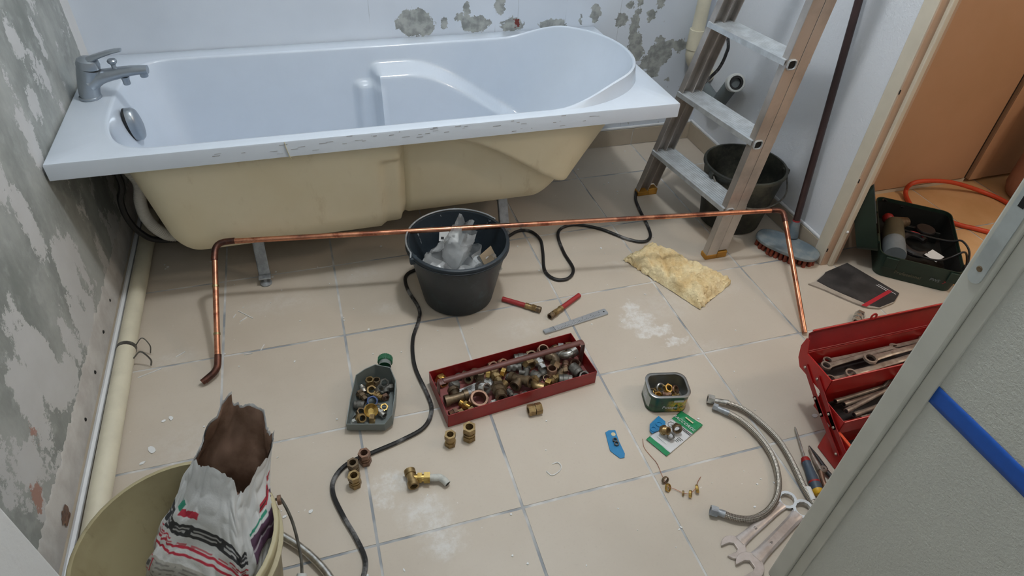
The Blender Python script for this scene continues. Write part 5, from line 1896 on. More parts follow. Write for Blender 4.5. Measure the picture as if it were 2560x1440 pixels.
b6p = [(1.2188, -1.4014, -0.0000), (1.2293, -1.3978, -0.0000), (1.2468, -1.4012, 0.0000), (1.2419, -1.4369, 0.0000), (1.2406, -1.4736, 0.0000), (1.2347, -1.4840, 0.0000), (1.2231, -1.4833, 0.0000), (1.2145, -1.4689, 0.0000), (1.2081, -1.4562, 0.0000), (1.2119, -1.4350, -0.0000)]
b6 = thing('nut_packet', 'narrow blue packet holding two small nuts on the bare floor', 'packet', Vector((1.2276, -1.4393, 0.0000)))
MB().prism([(p[0], p[1]) for p in b6p], .0006, .0024).build('blue_card', 'packet_blue', b6, smooth=False, bevel=.0006)
MB().lathe([(.0001, .0029), (.0055, .0029), (.0058, .0023)], 20, Matrix.Translation((1.2362, -1.4125, 0.0000))).build('round_sticker', 'sticker_cream', b6)
for q in ((1.2313, -1.4320, 0.0040), (1.2308, -1.4431, 0.0040)):
    MB().hexring(.0066, .004, .0024, .0085, Matrix.Translation((q[0], q[1], 0)) @ Matrix.Rotation(.3, 4, 'Z')).build('small_nut', 'grey_steel', b6, angle=30)

# ---------------------------------------------------------------- wire with rings
wr = thing('ring_wire', 'thin copper wire threaded with small brass rings on the floor', 'wire', Vector((1.3040, -1.5616, 0.0000)))
MB().tube(spline([(1.3041, -1.4443, 0.0010), (1.2957, -1.4684, 0.0010), (1.2997, -1.4940, 0.0010), (1.3056, -1.5196, 0.0010), (1.3025, -1.5515, 0.0010), (1.3004, -1.5690, 0.0040), (1.2983, -1.5866, 0.0060), (1.3156, -1.5994, 0.0030), (1.3276, -1.6122, 0.0040), (1.3403, -1.6191, 0.0060), (1.3586, -1.6123, 0.0080), (1.3757, -1.5953, 0.0040), (1.3922, -1.5830, 0.0010)], 6), .0007, 6).build('wire', 'copper', wr)
for q, s, mt, e in (((1.3002, -1.5716, 0.0080), .75, 'brass_dark', (1.2, 0, .2)), ((1.2976, -1.5915, 0.0070), .78, 'brass_bright', (.9, .5, .3)), ((1.3266, -1.6136, 0.0050), .5, 'brass', (1.3, 0, 1.0)), ((1.3406, -1.6216, 0.0080), .72, 'brass_bright', (1.25, .1, .9)), ((1.3627, -1.6140, 0.0090), .8, 'brass_bright', (1.2, .2, 1.1))):
    Mx = Matrix.Translation(q) @ Euler(e).to_matrix().to_4x4() @ Matrix.Scale(s, 4)
    MB().ring(.0125, .0100, -.004, .004, 20, Mx, .001).build('brass_ring', mt, wr)

# ---------------------------------------------------------------- braided hoses
def hexend(o, a, b, r=.0115, L=.018, mat='nickel', k='end_nut'):
    MB().hexring(r, r * .62, 0, L, align(a, b)).build(k, mat, o, angle=30)
    MB().lathe([(.0001, .004), (r * .62, .004)], 14, align(a, b)).build('end_bore', 'hole_black', o)


h1 = [(1.5416, -1.3883, 0.0120), (1.5687, -1.4025, 0.0120), (1.6027, -1.4367, 0.0120), (1.6240, -1.4885, 0.0120), (1.6350, -1.5434, 0.0120), (1.6313, -1.5946, 0.0120), (1.6224, -1.6398, 0.0120), (1.6135, -1.6773, 0.0120), (1.6096, -1.7072, 0.0120), (1.6051, -1.7371, 0.0120), (1.5922, -1.7831, 0.0120)]
o = thing('braided_hose', 'braided steel hose with large nut curving towards the screwdriver, outer of two', 'hose', Vector((h1[0][0], h1[0][1], 0)), group='braided hoses on the floor')
MB().tube(spline(h1[1:], 10), .0072, 14).build('braid', 'braid', o)
d_ = (Vector(h1[1]) - Vector(h1[0])).normalized()
hexend(o, Vector((1.5258, -1.3792, 0.0130)), Vector(h1[0]), .0135, .017)
MB().tube([Vector(h1[0]) - d_ * .002, Vector(h1[1]) + d_ * .006], [.0062, .0078], 14).build('ferrule', 'nickel', o)
MB().tube([(1.6192, -1.6848, 0.0125), (1.6106, -1.7176, 0.0125)], .0086, 14).build('paper_tag', 'white_paper', o)
h2 = [(1.5344, -1.4129, 0.0120), (1.5550, -1.4349, 0.0120), (1.5778, -1.4721, 0.0120), (1.5918, -1.5279, 0.0120), (1.5900, -1.5834, 0.0120), (1.5704, -1.6371, 0.0120), (1.5352, -1.6834, 0.0120), (1.4899, -1.7114, 0.0120), (1.4446, -1.7185, 0.0120), (1.4098, -1.7068, 0.0120), (1.3852, -1.6886, 0.0120)]
o = thing('braided_hose', 'braided steel hose bent in a half circle above the spanners, inner of two', 'hose', Vector((h2[0][0], h2[0][1], 0)), group='braided hoses on the floor')
MB().tube(spline(h2[1:], 10), .0078, 14).build('braid', 'braid', o)
hexend(o, Vector((1.5285, -1.4044, 0.0120)), Vector(h2[1]), .0098, .012, 'galvanised')
MB().tube([(1.5330, -1.4112, 0.0120), (1.5564, -1.4367, 0.0120)], [.0070, .0086], 14).build('ferrule', 'galvanised', o)
hexend(o, Vector((1.3625, -1.6735, 0.0130)), Vector(h2[-1]), .0132, .016, 'galvanised')
MB().tube([(1.3710, -1.6773, 0.0120), (1.3896, -1.6918, 0.0120)], [.0075, .0088], 14).build('ferrule', 'galvanised', o)
h3 = [(0.3990, -1.4503, 0.0200), (0.4232, -1.4717, 0.0120), (0.4586, -1.5079, 0.0120), (0.4888, -1.5466, 0.0120), (0.5137, -1.5889, 0.0120), (0.5328, -1.6392, 0.0120)]
o = thing('braided_hose', 'shiny steel hose lying on the floor beside the cream bucket', 'hose', Vector((h3[1][0], h3[1][1], 0)), group='braided hoses on the floor')
MB().tube(spline(h3, 8), .0085, 14).build('braid', 'nickel', o)
MB().tube([(0.3929, -1.4421, 0.0220), (0.4067, -1.4561, 0.0180)], [.010, .0105], 12).build('end_ferrule', 'grey_steel', o)

# ---------------------------------------------------------------- spanners
def spanner(root, a, b, ring_r, head_r, w0, w1, th=.006, mat='steel_wrench', ring_tilt=10, z=0.0, hollow=True, mark=None):
    """combination spanner from ring centre a to jaw centre b"""
    a, b = Vector((*a[:2], 0)), Vector((*b[:2], 0))
    d = (b - a).normalized()
    L_ = (b - a).length
    F = Matrix.Translation((a.x, a.y, z)) @ Matrix.Rotation(math.atan2(d.y, d.x), 4, 'Z')
    prof = []
    x0, x1 = ring_r * .86, L_ - head_r * .80
    sh = []
    for k in range(13):
        t_ = k / 12
        sh.append((lerp(x0, x1, t_), lerp(w0, w1, t_) * (1 + .25 * (abs(t_ - .5) * 2) ** 6)))
    m = MB()
    vs, fs = [], []
    for x, hw in sh:
        vs += [(x, -hw, .0035), (x, -hw * .55, .0012), (x, hw * .55, .0012), (x, hw, .0035), (x, hw, .0035 + th * .5), (x, hw * .6, .0035 + th), (x, -hw * .6, .0035 + th), (x, -hw, .0035 + th * .5)]
    for k in range(12):
        for i in range(8):
            fs.append((k * 8 + i, k * 8 + (i + 1) % 8, (k + 1) * 8 + (i + 1) % 8, (k + 1) * 8 + i))
    fs += [tuple(range(7, -1, -1)), tuple(12 * 8 + i for i in range(8))]
    m.add(vs, fs, F)
    m.build('shank', mat, root, angle=35)
    G = F @ Matrix.Rotation(rad(ring_tilt), 4, 'Y')
    rp = MB()
    n = 36
    ri = [ring_r * (.70 + .035 * (1 if k % 3 == 0 else 0)) for k in range(n)]
    vs, fs = [], []
    for r_f, zz in ((1, .003), (1, .003 + th * 1.5), (None, .003 + th * 1.5), (None, .003)):
        for k in range(n):
            q = 2 * pi * k / n
            rr = ring_r if r_f else ri[k]
            vs.append((rr * cos(q), rr * sin(q), zz))
    for j in range(4):
        for k in range(n):
            fs.append((j * n + k, j * n + (k + 1) % n, ((j + 1) % 4) * n + (k + 1) % n, ((j + 1) % 4) * n + k))
    rp.add(vs, fs, G)
    rp.build('ring_end', 'chrome' if mat == 'steel_wrench' else mat, root, angle=35)
    # open jaw: disc with a hexagonal slot turned 15 degrees
    J = F @ Matrix.Translation((L_, 0, 0)) @ Matrix.Rotation(rad(-15), 4, 'Z')
    hw = head_r * .44
    pts = []
    a0 = math.asin(hw / head_r)
    for k in range(25):
        q = a0 + (2 * pi - 2 * a0) * k / 24
        pts.append((head_r * cos(q), head_r * sin(q)))
    pts += [(head_r * .10, -hw), (-head_r * .22, -hw * .60), (-head_r * .22, hw * .60), (head_r * .10, hw)]
    MB().prism(pts, .0008, .0008 + th * 1.25, J).build('open_jaw', mat, root, angle=35, bevel=.0008)
    if mark:
        lettering(mark, .009, F @ Matrix.Translation((L_ * .62, 0, .0036 + th)) @ Matrix.Rotation(pi / 2, 4, 'Z'), 'black_ink', root, 'size_mark')
    return root


s1 = thing('spanner', 'chrome combination spanner under the braided hose, nearer the red tray', 'spanner', Vector((1.4552, -1.7328, 0.0000)), group='spanners on the floor')
spanner(s1, (1.5568, -1.6970, 0.0000), (1.3696, -1.7642, 0.0000), .0215, .0270, .0095, .0115, .0055, mark='18')
s2 = thing('spanner', 'larger worn combination spanner at the bottom edge beside the entry wall', 'spanner', Vector((1.4754, -1.7735, 0.0000)), group='spanners on the floor')
spanner(s2, (1.5776, -1.7285, 0.0000), (1.3803, -1.8114, 0.0000), .0230, .0300, .0125, .0135, .0075, mark='A')

# ---------------------------------------------------------------- screwdriver and pliers
sa_, sb2 = Vector((1.7057, -1.5190, 0.0060)), Vector((1.6656, -1.6120, 0.0130))
sc2 = Vector((1.6339, -1.7097, 0.0140))
o = thing('screwdriver', 'screwdriver with blue-grey handle and yellow end lying by the red toolbox', 'screwdriver', Vector((1.6756, -1.6103, 0.0000)))
MB().tube([sa_, lerp(sa_, sb2, .08), sb2], [.0016, .0030, .0030], 10).build('shaft', 'nickel', o)
hd = (sc2 - sb2).normalized()
HL = (sc2 - sb2).length
MB().tube([sb2 + hd * HL * t_ for t_ in (0, .06, .12)], [.0095, .0115, .0115], 18).build('red_collar', 'tool_red', o)
MB().tube([sb2 + hd * HL * t_ for t_ in (.10, .18, .35, .52, .66)], [.0112, .0105, .0110, .0128, .0136], 18).build('grip', 'handle_blue_grey', o)
MB().tube([sb2 + hd * HL * t_ for t_ in (.655, .70)], [.0139, .0139], 18).build('red_band', 'tool_red', o)
MB().tube([sb2 + hd * HL * t_ for t_ in (.695, .80, .88)], [.0136, .0134, .0124], 18).build('grip_end', 'handle_blue_grey', o)
MB().tube([sb2 + hd * HL * t_ for t_ in (.87, .94, .985, 1.0)], [.0128, .0122, .0085, .003], 18).build('end_cap', 'tool_yellow', o)

o = thing('pliers', 'rusty dark pliers between the screwdriver and the red toolbox', 'pliers', Vector((1.7028, -1.6298, 0.0000)))
pa, pm, pe = Vector((1.6997, -1.5824, 0.0120)), Vector((1.6889, -1.6522, 0.0120)), Vector((1.6782, -1.7097, 0.0120))
pd2 = (pm - pa).normalized()
pn = Vector((-pd2.y, pd2.x, 0))
MB().tube([pa + pn * .001, lerp(pa, pm, .5) + pn * .005, pm + pn * .006], [.0015, .0050, .0080], 10).build('jaw', 'tool_dark', o)
MB().tube([pa - pn * .001, lerp(pa, pm, .5) - pn * .005, pm - pn * .006], [.0015, .0050, .0080], 10).build('jaw', 'steel_old', o)
MB().ring(.0095, .002, -.006, .008, 18, Matrix.Translation(pm), .002).build('pivot', 'steel_old', o)
for s in (-1, 1):
    MB().tube(spline([pm + pn * s * .006, lerp(pm, pe, .5) + pn * s * .014, pe + pn * s * .016, pe + (pe - pm) * .8 + pn * s * .014], 5), .0058, 10).build('handle', 'tool_dark' if s > 0 else 'copper_brown', o)

# ---------------------------------------------------------------- red cantilever toolbox
X0, X1 = 1.728, 2.188
tbx = thing('toolbox', 'opened red steel cantilever toolbox with tiered trays beside the entry wall', 'toolbox', (1.95, -1.58, 0))


def tray_box(name, y0, y1, z0, z1, mat='red_paint_bright', x0=X0, x1=X1, tw=.0016):
    m = MB()
    m.boxp(x0, x1, y0, y1, z0, z0 + tw)
    m.boxp(x0, x1, y0, y0 + tw, z0, z1).boxp(x0, x1, y1 - tw, y1, z0, z1)
    m.boxp(x0, x0 + tw, y0, y1, z0, z1).boxp(x1 - tw, x1, y0, y1, z0, z1)
    return m.build(name, mat, tbx, smooth=False, bevel=.0006)


tray_box('base_box', -1.775, -1.585, 0.001, 0.095, 'red_paint_bright')
t2 = tray_box('lower_tray', -1.612, -1.520, 0.088, 0.135)
t1 = tray_box('upper_tray', -1.532, -1.436, 0.142, 0.196)
for y0_, y1_, z_, nm in ((-1.612, -1.520, .0905, 'tray_liner'), (-1.532, -1.436, .1445, 'tray_liner'), (-1.770, -1.590, .004, 'tray_liner')):
    MB().boxp(X0 + .002, X1 - .002, y0_ + .002, y1_ - .002, z_, z_ + .0006).build(nm, 'tool_dark', tbx, smooth=False)
# front and side edge rolls
for (y_, z_) in ((-1.612, .135), (-1.532, .196), (-1.520, .135), (-1.436, .196), (-1.775, .095)):
    MB().tube([(X0, y_, z_), (X1, y_, z_)], .0022, 8).build('rolled_edge', 'red_paint_bright', tbx)
MB().boxp(X0 - .001, X0 + .006, -1.70, -1.60, .094, .097).build('rolled_edge', 'orange_hose', tbx, smooth=False)
# raised lid behind the upper tray
LA, LB_ = (-1.436, .198), (-1.408, .262)
m = MB()


def lid_slab(y0, z0, y1, z1, x0a, x1a, x0b, x1b, tw=.0018):
    nrm = Vector((0, -(z1 - z0), y1 - y0)).normalized() * tw
    vs = [(x0a, y0, z0), (x1a, y0, z0), (x1b, y1, z1), (x0b, y1, z1)]
    vs += [(p[0], p[1] + nrm.y, p[2] + nrm.z) for p in vs]
    m.add(vs, [(3, 2, 1, 0), (4, 5, 6, 7), (0, 1, 5, 4), (1, 2, 6, 5), (2, 3, 7, 6), (3, 0, 4, 7)])


lid_slab(-1.436, .198, -1.416, .246, X0 - .002, X1 + .004, X0 - .002, X1 + .004)
lid_slab(-1.416, .246, -1.424, .262, X0 - .002, X1 + .004, X0 + .001, X1 + .008)
lid = m.build('lid', 'red_paint', tbx, smooth=False, bevel=.0006)
MB().tube([(X0 - .002, -1.4245, .2635), (X1 + .006, -1.4245, .2635)], .0022, 8).build('lid_edge', 'red_paint_bright', lid)
MB().tube([(X0 - .001, -1.4345, .2005), (X1 + .003, -1.4345, .2005)], .0032, 8).build('hinge_bar', 'red_paint', lid)
MB().ring(.0105, .005, 0, .002, 18, Matrix.Translation((1.905, -1.4245, .2705)) @ Matrix.Rotation(rad(84), 4, 'X')).build('hasp', 'red_paint_bright', lid)
# left-hand end: flared end plates and linkage arms
m = MB()
m.prism([(-1.436, .145), (-1.532, .145), (-1.532, .197), (-1.440, .197), (-1.428, .232), (-1.418, .232), (-1.412, .200), (-1.420, .165)], 0, .0018, Matrix(((0, 0, 1, X0 - .003), (1, 0, 0, 0), (0, 1, 0, 0), (0, 0, 0, 1))))
m.build('end_plate', 'red_paint_bright', tbx, smooth=False)
for ya, za, yb_, zb_ in ((-1.455, .165, -1.555, .098), (-1.500, .170, -1.600, .103), (-1.520, .118, -1.640, .05), (-1.572, .120, -1.690, .055)):
    A2, B2_ = Vector((X0 - .006, ya, za)), Vector((X0 - .006, yb_, zb_))
    ma = align(A2, B2_)
    L_ = (B2_ - A2).length
    ar = MB().boxp(-.0012, .0012, -.007, .007, -.006, L_ + .006, Matrix.Translation(A2) @ Matrix(((1, 0, 0, 0), (0, cos(0), 0, 0), (0, 0, 1, 0), (0, 0, 0, 1))) @ Matrix.Rotation(math.atan2((B2_ - A2).y, (B2_ - A2).z) * -1, 4, 'X'))
    ao = ar.build('linkage_arm', 'red_paint', tbx, smooth=False, bevel=.0006)
    for q in (A2, B2_):
        MB().sphere((q.x - .002, q.y, q.z), .0036, 10, 6).build('rivet', 'steel_old', ao)

# tools in the toolbox
def tool_spanner(lbl, a, b, z, rr, hr, tilt=0, mat='steel_old'):
    o = thing('spanner', lbl, 'spanner', ((a[0] + b[0]) / 2, (a[1] + b[1]) / 2, z), group='spanners in the toolbox')
    return spanner(o, (*a, 0), (*b, 0), rr, hr, rr * .5, hr * .42, .0045, mat, tilt, z)


tool_spanner('old spanner along the back of the upper toolbox tray', (1.790, -1.452), (2.10, -1.452), .1600, .0120, .0130)
tool_spanner('spanner with ring end at the left of the upper toolbox tray, second from back', (1.766, -1.472), (1.99, -1.4600), .1690, .0130, .0130)
tool_spanner('large spanner with thick ring in the middle of the upper toolbox tray', (1.885, -1.487), (2.15, -1.475), .1790, .0165, .0170)
tool_spanner('spanner with ring lowest at the left front corner of the upper toolbox tray', (1.758, -1.506), (1.97, -1.508), .1580, .0130, .0140)
tool_spanner('long flat spanner lying along the front of the upper toolbox tray', (1.810, -1.512), (2.09, -1.497), .1700, .0150, .0200)
for i, (xa, ya, xb, yb_, z_, lb3) in enumerate(((1.772, -1.537, 1.93, -1.528, .0990, 'at the back of'), (1.785, -1.552, 1.95, -1.541, .1010, 'second from the back of'), (1.765, -1.578, 1.93, -1.545, .1130, 'lying across the others in'), (1.790, -1.585, 1.95, -1.570, .0985, 'second from the front of'), (1.800, -1.600, 1.97, -1.592, .0985, 'at the front of'))):
    o = thing('tube_spanner', 'bent tubular socket spanner %s the lower toolbox tray' % lb3, 'spanner', (xa, ya, z_), group='tubular spanners in the lower tray')
    z_ += .012
    A2, B2_ = Vector((xa, ya, z_)), Vector((xb, yb_, z_))
    dd = (B2_ - A2).normalized()
    MB().tube([A2, A2 + dd * .02, A2 + dd * .022, B2_ - dd * .012, B2_, B2_ + Vector((.010, .003, .012)), B2_ + Vector((.012, .004, .028))], [.0068, .0068, .0058, .0055, .0058, .0060, .0068], 12).build('bent_tube', 'steel_old', o)
    MB().lathe([(.0001, 0), (.0052, 0)], 12, align(A2 - dd * .0004, A2 - dd)).build('socket_bore', 'hole_black', o)
for (x_, y_, z_, rr, lb3) in ((1.775, -1.640, .0075, .016, 'ring spanner lying at the left in the toolbox base'),):
    tool_spanner(lb3, (x_, y_), (x_ + .20, y_ - .03), .0060, rr, .018, 0, 'chrome')

fitting('valve', 'nickel', (2.1555, -1.2131, 0.0000)[:2], 0.0, rz(-1.0), 0.95, 'shiny nickel pipe union lying behind the red toolbox lid')
# ---------------------------------------------------------------- torn black board
bd4 = [(2.1494, -1.0205, 0.0000), (2.1958, -0.9975, 0.0000), (2.2097, -0.9878, 0.0000), (2.3186, -0.9631, 0.0000), (2.3816, -1.1430, 0.0000), (2.3363, -1.1721, 0.0000), (2.2668, -1.1841, 0.0000), (2.2437, -1.1705, 0.0000), (2.2262, -1.1444, 0.0000), (2.1928, -1.0978, 0.0000), (2.1680, -1.0587, 0.0000)]
o = thing('black_board', 'torn black card with a red stripe lying on the floor by the doorway', 'card', Vector((2.2673, -1.0751, 0.0000)))
MB().prism([(p[0], p[1]) for p in bd4], .006, .0072).build('printed_face', 'board_black', o, smooth=False)
bd5 = [(2.1494, -1.0205, 0.0000), (2.3156, -0.9669, 0.0000), (2.3801, -1.1447, 0.0000), (2.3293, -1.1763, 0.0000), (2.2640, -1.1873, 0.0000), (2.2318, -1.1753, 0.0000), (2.2064, -1.1493, 0.0000), (2.1730, -1.1030, 0.0000), (2.1480, -1.0641, 0.0000), (2.1146, -1.0245, 0.0000)]
MB().prism([(p[0], p[1]) for p in bd5], .0006, .0058).build('torn_core', 'board_core', o, smooth=False)
st = [(2.2134, -1.1612, 0.0072), (2.2248, -1.1719, 0.0072), (2.3642, -1.1307, 0.0072), (2.3597, -1.1192, 0.0072)]
MB().prism([(p[0], p[1]) for p in st], .0072, .0075).build('red_stripe', 'red_ink', o, smooth=False)
for a, b in (((2.3345, -1.0878, 0.0072), (2.3483, -1.1246, 0.0072)), ((2.3441, -1.0881, 0.0072), (2.3658, -1.1454, 0.0072))):
    a, b = Vector(a), Vector(b)
    MB().boxp(-.0012, .0012, -.0005, .0003, 0, (b - a).length, align(a, b)).build('print_line', 'white_paper', o, smooth=False)

# ---------------------------------------------------------------- green tool case with grinder
C0, C1 = Vector((2.362, -1.030, 0)), Vector((2.588, -1.210, 0))
cu_ = (C1 - C0).normalized()
cv_ = Vector((-cu_.y, cu_.x, 0))
CW, CD, CH = .258, .395, .088
cs = thing('tool_case', 'open dark green power tool case on the hallway floor beyond the doorway', 'tool case', C0, math.atan2(cu_.y, cu_.x))


def shell(m, x0, x1, y0, y1, z0, z1, r=.03, tw=.003, draft=.008):
    a, b = (x1 - x0) / 2, (y1 - y0) / 2
    cx, cy = (x0 + x1) / 2, (y0 + y1) / 2
    loops = []
    for da, z in ((-draft, z0), (0, z1), (-tw, z1), (-tw - draft, z0 + tw)):
        loops.append([(cx + x, cy + y, z) for x, y in rrect(a + da, b + da, r)])
    k = len(loops[0])
    m.add([p for l in loops for p in l], [(j * k + i, j * k + (i + 1) % k, (j + 1) * k + (i + 1) % k, (j + 1) * k + i) for j in range(3) for i in range(k)] + [tuple(range(k - 1, -1, -1)), tuple(3 * k + i for i in range(k))])
    return m


lsh = shell(MB(), 0, CW, 0, CD, 0.001, CH).build('lower_shell', 'case_green', cs, local=True, angle=40)
shell(MB(), .0035, CW - .0035, .0035, CD - .0035, .0045, CH - .012, .027, .002).build('moulded_insert', 'case_inner', cs, local=True, angle=40)
for y_ in (.055, .29):
    MB().boxp(.10, CW - .03, y_, y_ + .006, .006, .050).build('insert_rib', 'case_inner', cs, local=True, smooth=False, bevel=.002)
lidm = Matrix.Translation((-.006, 0, CH - .004)) @ Matrix.Rotation(rad(-114), 4, 'Y')
m = MB()
loops = []
for da, z in ((-.010, .062), (0, .0), (-.003, .0), (-.013, .058)):
    loops.append([(CW / 2 + x, CD / 2 + y, z) for x, y in rrect(CW / 2 + da, CD / 2 + da, .03)])
k = len(loops[0])
m.add([p for l in loops for p in l], [(j * k + i, (j + 1) * k + i, (j + 1) * k + (i + 1) % k, j * k + (i + 1) % k) for j in range(3) for i in range(k)] + [tuple(range(k)), tuple(3 * k + i for i in range(k - 1, -1, -1))], lidm)
lidc = m.build('lid_shell', 'case_green', cs, local=True, angle=40)
MB().boxp(.06, .20, .10, .13, -.003, .001, lidm).build('lid_strip', 'tool_grey', lidc, local=True, smooth=False)
for y_ in (.07, .27):
    MB().tube([(-.004, y_, CH), (-.004, y_ + .05, CH)], .005, 10).build('hinge_knuckle', 'case_green', cs, local=True)
for x_ in (.02, .215):
    MB().boxp(x_, x_ + .04, -.006, .002, .045, CH - .004).build('latch', 'case_green', cs, local=True, smooth=False, bevel=.002)
MB().boxp(CW - .004, CW + .006, .02, .05, CH - .02, CH + .006).build('corner_catch', 'case_inner', cs, local=True, smooth=False, bevel=.002)
Mcs = Matrix.Translation(C0) @ Matrix.Rotation(math.atan2(cu_.y, cu_.x), 4, 'Z')
FR = Mcs @ Matrix(((1, 0, 0, .105), (0, 0, 1, .0015), (0, 1, 0, .032), (0, 0, 0, 1))) @ Matrix.Diagonal((1, 1, -1, 1))
lettering('Professional', .017, FR, 'tool_olive', lsh, 'embossed_lettering')
lettering('PWS', .015, FR @ Matrix.Translation((.080, .006, 0)), 'tool_grey', lsh, 'model_lettering', shear=.2)
lettering('7', .016, FR @ Matrix.Translation((.108, .004, 0)), 'red_ink', lsh, 'model_numeral', shear=.2)

gr = thing('angle_grinder', 'grey and olive angle grinder with red switch lying in the green case', 'power tool', Mcs @ Vector((.06, .2, .03)), math.atan2(cu_.y, cu_.x))
Lg = Mcs
MB().tube([Lg @ Vector(p) for p in ((.062, .070, .052), (.062, .080, .052), (.062, .155, .052))], [.034, .036, .036], 22).build('motor_housing', 'tool_grey', gr)
MB().tube([Lg @ Vector(p) for p in ((.062, .155, .052), (.064, .21, .052), (.070, .28, .052))], [.036, .036, .031], 22).build('grip', 'tool_olive', gr)
MB().sphere(tuple(Lg @ Vector((.050, .305, .055))), .020, 14, 10).build('red_switch', 'tool_red', gr)
MB().tube([Lg @ Vector((.075, .285, .052)), Lg @ Vector((.115, .315, .052))], [.026, .018], 16).build('gear_head', 'brass_dark', gr)
gc = thing('flange_set', 'dark round grinder guard lying in the middle of the green case', 'grinder guard', Lg @ Vector((.15, .18, .03)))
MB().tube(spline([Lg @ Vector((.135 + .045 * cos(a), .175 + .06 * sin(a), .050)) for a in [rad(40 + 27 * k) for k in range(11)]], 4), .012, 10).build('guard', 'tool_dark', gc)
MB().lathe([(.0001, .006), (.030, .006), (.032, .003), (.032, -.002)], 26, Matrix.Translation(Lg @ Vector((.175, .285, .055)))).build('disc', 'tool_dark', gc)
MB().boxp(-.024, .014, -.006, .006, 0, .010, Matrix.Translation(Lg @ Vector((.160, .125, .046)))).build('clamp', 'nickel', gc, smooth=False, bevel=.002)
MB().tube(spline([Lg @ Vector((.128 + .03 * cos(a), .215 + .02 * sin(a), .063)) for a in [rad(10 + 20 * k) for k in range(6)]], 4), .003, 8).build('red_line', 'red_ink', gc)
o = MB().boxp(-.035, .03, -.022, .022, 0, .001, Matrix.Translation(Lg @ Vector((.190, .125, .055))) @ Euler((.1, .1, .35)).to_matrix().to_4x4()).build('paper_slip', 'white_paper', smooth=False)
tag(o, 'white paper slip lying in the green tool case', 'paper')
kp = spline([Lg @ Vector(p) for p in ((.10, .235, .062), (.15, .215, .070), (.21, .205, .075), (.24, .20, .082), (.266, .195, .094), (.294, .17, .075), (.303, .14, .03), (.300, .115, .014))], 8)
o = thing('power_cord', 'black power cord with plug hanging over the right rim of the green case', 'cord', Lg @ Vector((.33, .12, 0)))
MB().tube(kp, .0035, 8).build('cord', 'black_rubber', o)
MB().tube(spline([Lg @ Vector(p) for p in ((.12, .105, .052), (.19, .090, .060), (.23, .110, .070), (.264, .125, .094), (.290, .14, .06), (.301, .125, .02))], 8), .0035, 8).build('cord', 'black_rubber', o)
MB().tube([Lg @ Vector((.300, .150, .024)), Lg @ Vector((.300, .105, .014))], [.010, .008], 12).build('plug', 'black_rubber', o)
for s in (-1, 1):
    MB().tube([Lg @ Vector((.300 + s * .004, .105, .014)), Lg @ Vector((.300 + s * .004, .088, .012))], .002, 8).build('plug_pin', 'brass', o)
o = MB().tube(spline([Lg @ Vector(p) for p in ((.02, .36, .09), (.03, .385, .085), (.07, .40, .06), (.10, .385, .07), (.085, .352, .09))], 8), .003, 8).build('cord_loop', 'black_rubber')
tag(o, 'black cord loop sticking out behind the back rim of the green case', 'cord')

# ---------------------------------------------------------------- orange hose and canister in the hallway
oh = spline([(2.7990, -0.7866, 0.0090), (2.8237, -0.7073, 0.0090), (2.8584, -0.6400, 0.0178), (2.8694, -0.6400, 0.0554), (2.9413, -0.6450, 0.0617), (3.0674, -0.6620, 0.0455), (3.1960, -0.7107, 0.0120), (3.2325, -0.7959, 0.0090), (3.2311, -0.9430, 0.0090), (3.30, -1.10, .009), (3.15, -1.16, .009), (3.0549, -1.0266, 0.0090), (3.0074, -0.9642, 0.0090), (2.9497, -0.9087, 0.0090), (2.9126, -0.8786, 0.0090), (2.8807, -0.8387, 0.0090)], 8)
oh = [Vector((p.x, p.y, max(p.z, .009))) for p in oh]
tag(MB().tube(oh, .0085, 12).build('orange_hose', 'orange_hose'), 'orange flexible hose looping over the hallway floor behind the green case', 'hose')
o = thing('brown_canister', 'tall pinkish brown rounded canister at the right edge of the hallway', 'canister', (3.40, -0.80, 0))
MB().lathe([(.0001, 0), (.10, 0), (.128, .012), (.138, .04), (.140, .30), (.138, .48), (.12, .55), (.06, .585), (.0001, .59)], 40).build('body', 'canister_brown', o, local=True, angle=60)
MB().lathe([(.141, .27), (.1425, .272), (.1425, .285), (.141, .287)], 40).build('seam', 'canister_brown', o, local=True)
MB().lathe([(.03, .58), (.035, .60), (.035, .64), (.0001, .645)], 20).build('valve_cap', 'tool_dark', o, local=True)

# ---------------------------------------------------------------- paint flakes
def flake(loc, w_, l_, rot, label=None):
    m = MB()
    k = 9
    pts = []
    for i in range(k):
        a = 2 * pi * i / k
        r = 1 + .35 * mnoise.noise(Vector((i * 1.7, loc[0] * 31, loc[1] * 17)))
        pts.append((w_ * r * cos(a), l_ * r * sin(a)))
    m.prism(pts, .0004, .0016, Matrix.Translation((loc[0], loc[1], 0)) @ Matrix.Rotation(rot, 4, 'Z'))
    return m


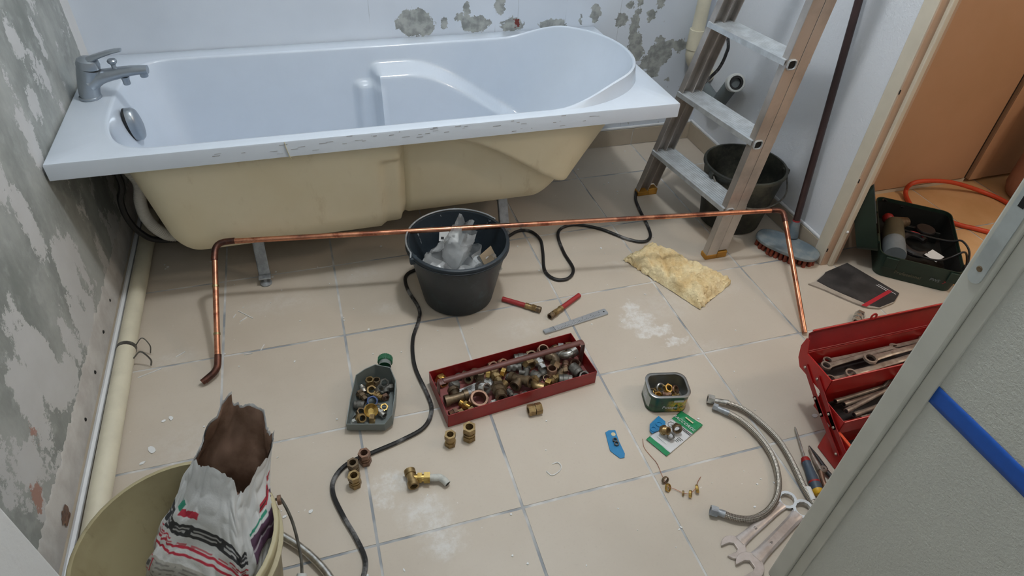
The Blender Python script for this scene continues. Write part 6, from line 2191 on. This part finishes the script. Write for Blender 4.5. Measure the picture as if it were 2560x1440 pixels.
for q, w_, l_, lb3 in (((0.1385, -1.1618, -0.0000), .008, .013, 'large white paint flake on the floor above the cream bucket'), ((0.1742, -1.0740, 0.0000), .005, .008, 'white paint flake above the sack, right of a smaller one'), ((0.1570, -1.0784, 0.0000), .006, .004, 'thin white paint flake above the sack, left one of two'),
                       ((0.1210, -1.1953, 0.0000), .007, .004, 'pale paint flake beside the drain pipe near the bucket rim'), ((0.4208, -1.4795, 0.0000), .001, .001, ''), ((0.4888, -1.4269, 0.0000), .006, .004, 'round white paint flake between cream bucket and black cable'), ((0.4330, -1.4245, 0.0000), .005, .003, 'small white paint flake right of the cream bucket'),
                       ((1.7862, -1.4980, 0.0000), .008, .006, 'white plaster crumb in the shadow of the red toolbox')):
    if lb3:
        tag(flake(q, w_, l_, .4).build('paint_flake', 'flake_white', smooth=False), lb3, 'paint flake', 'larger paint flakes')
deb = MB()
rnd = random.Random(5)
for _ in range(170):
    x, y = rnd.uniform(.1, 2.1), rnd.uniform(-1.75, -.05)
    if .8 < x < 1.28 and -1.3 < y < -1.05:
        continue
    s = rnd.choice((.0012, .0016, .002, .0028))
    m2 = flake((x, y), s * rnd.uniform(.6, 1.3), s * rnd.uniform(.5, 1.8), rnd.uniform(0, 6))
    deb.add(m2.v, m2.f)
for (a, b) in (((0.3303, -0.7059, 0.0000), (0.3706, -0.7483, 0.0000)), ((0.3160, -0.7326, 0.0000), (0.3237, -0.7186, 0.0000)), ((0.3350, -0.7550, 0.0000), (0.3550, -0.7390, 0.0000)), ((0.3907, -0.8891, 0.0000), (0.4007, -0.8676, 0.0000)), ((0.0808, -0.9113, 0.0000), (0.1366, -0.8922, 0.0000)), ((0.1698, -0.8568, 0.0000), (0.1923, -0.8424, 0.0000)), ((0.3463, -0.8934, 0.0000), (0.3684, -0.8944, -0.0000))):
    a, b = Vector(a), Vector(b)
    deb.boxp(-.0008, .0008, -.0012, .0012, 0, (b - a).length, Matrix.Translation((0, 0, .001)) @ align(a, b))
tag(deb.build('plaster_crumbs', 'flake_white', smooth=False), 'scattered white plaster crumbs and slivers all over the floor tiles', 'debris')
bpy.data.objects['plaster_crumbs']['kind'] = 'stuff'
cu2 = spline([(1.0351, -1.4693, 0.0015), (1.0444, -1.4833, 0.0015), (1.0650, -1.4775, 0.0015), (1.0747, -1.4651, 0.0015), (1.0698, -1.4532, 0.0015), (1.0559, -1.4541, 0.0015)], 6)
tag(MB().tube(cu2, .0012, 6).build('plastic_curl', 'flake_white'), 'thin white curl of plastic shaving in the middle of the floor', 'shaving')
print("objects", len(bpy.data.objects))
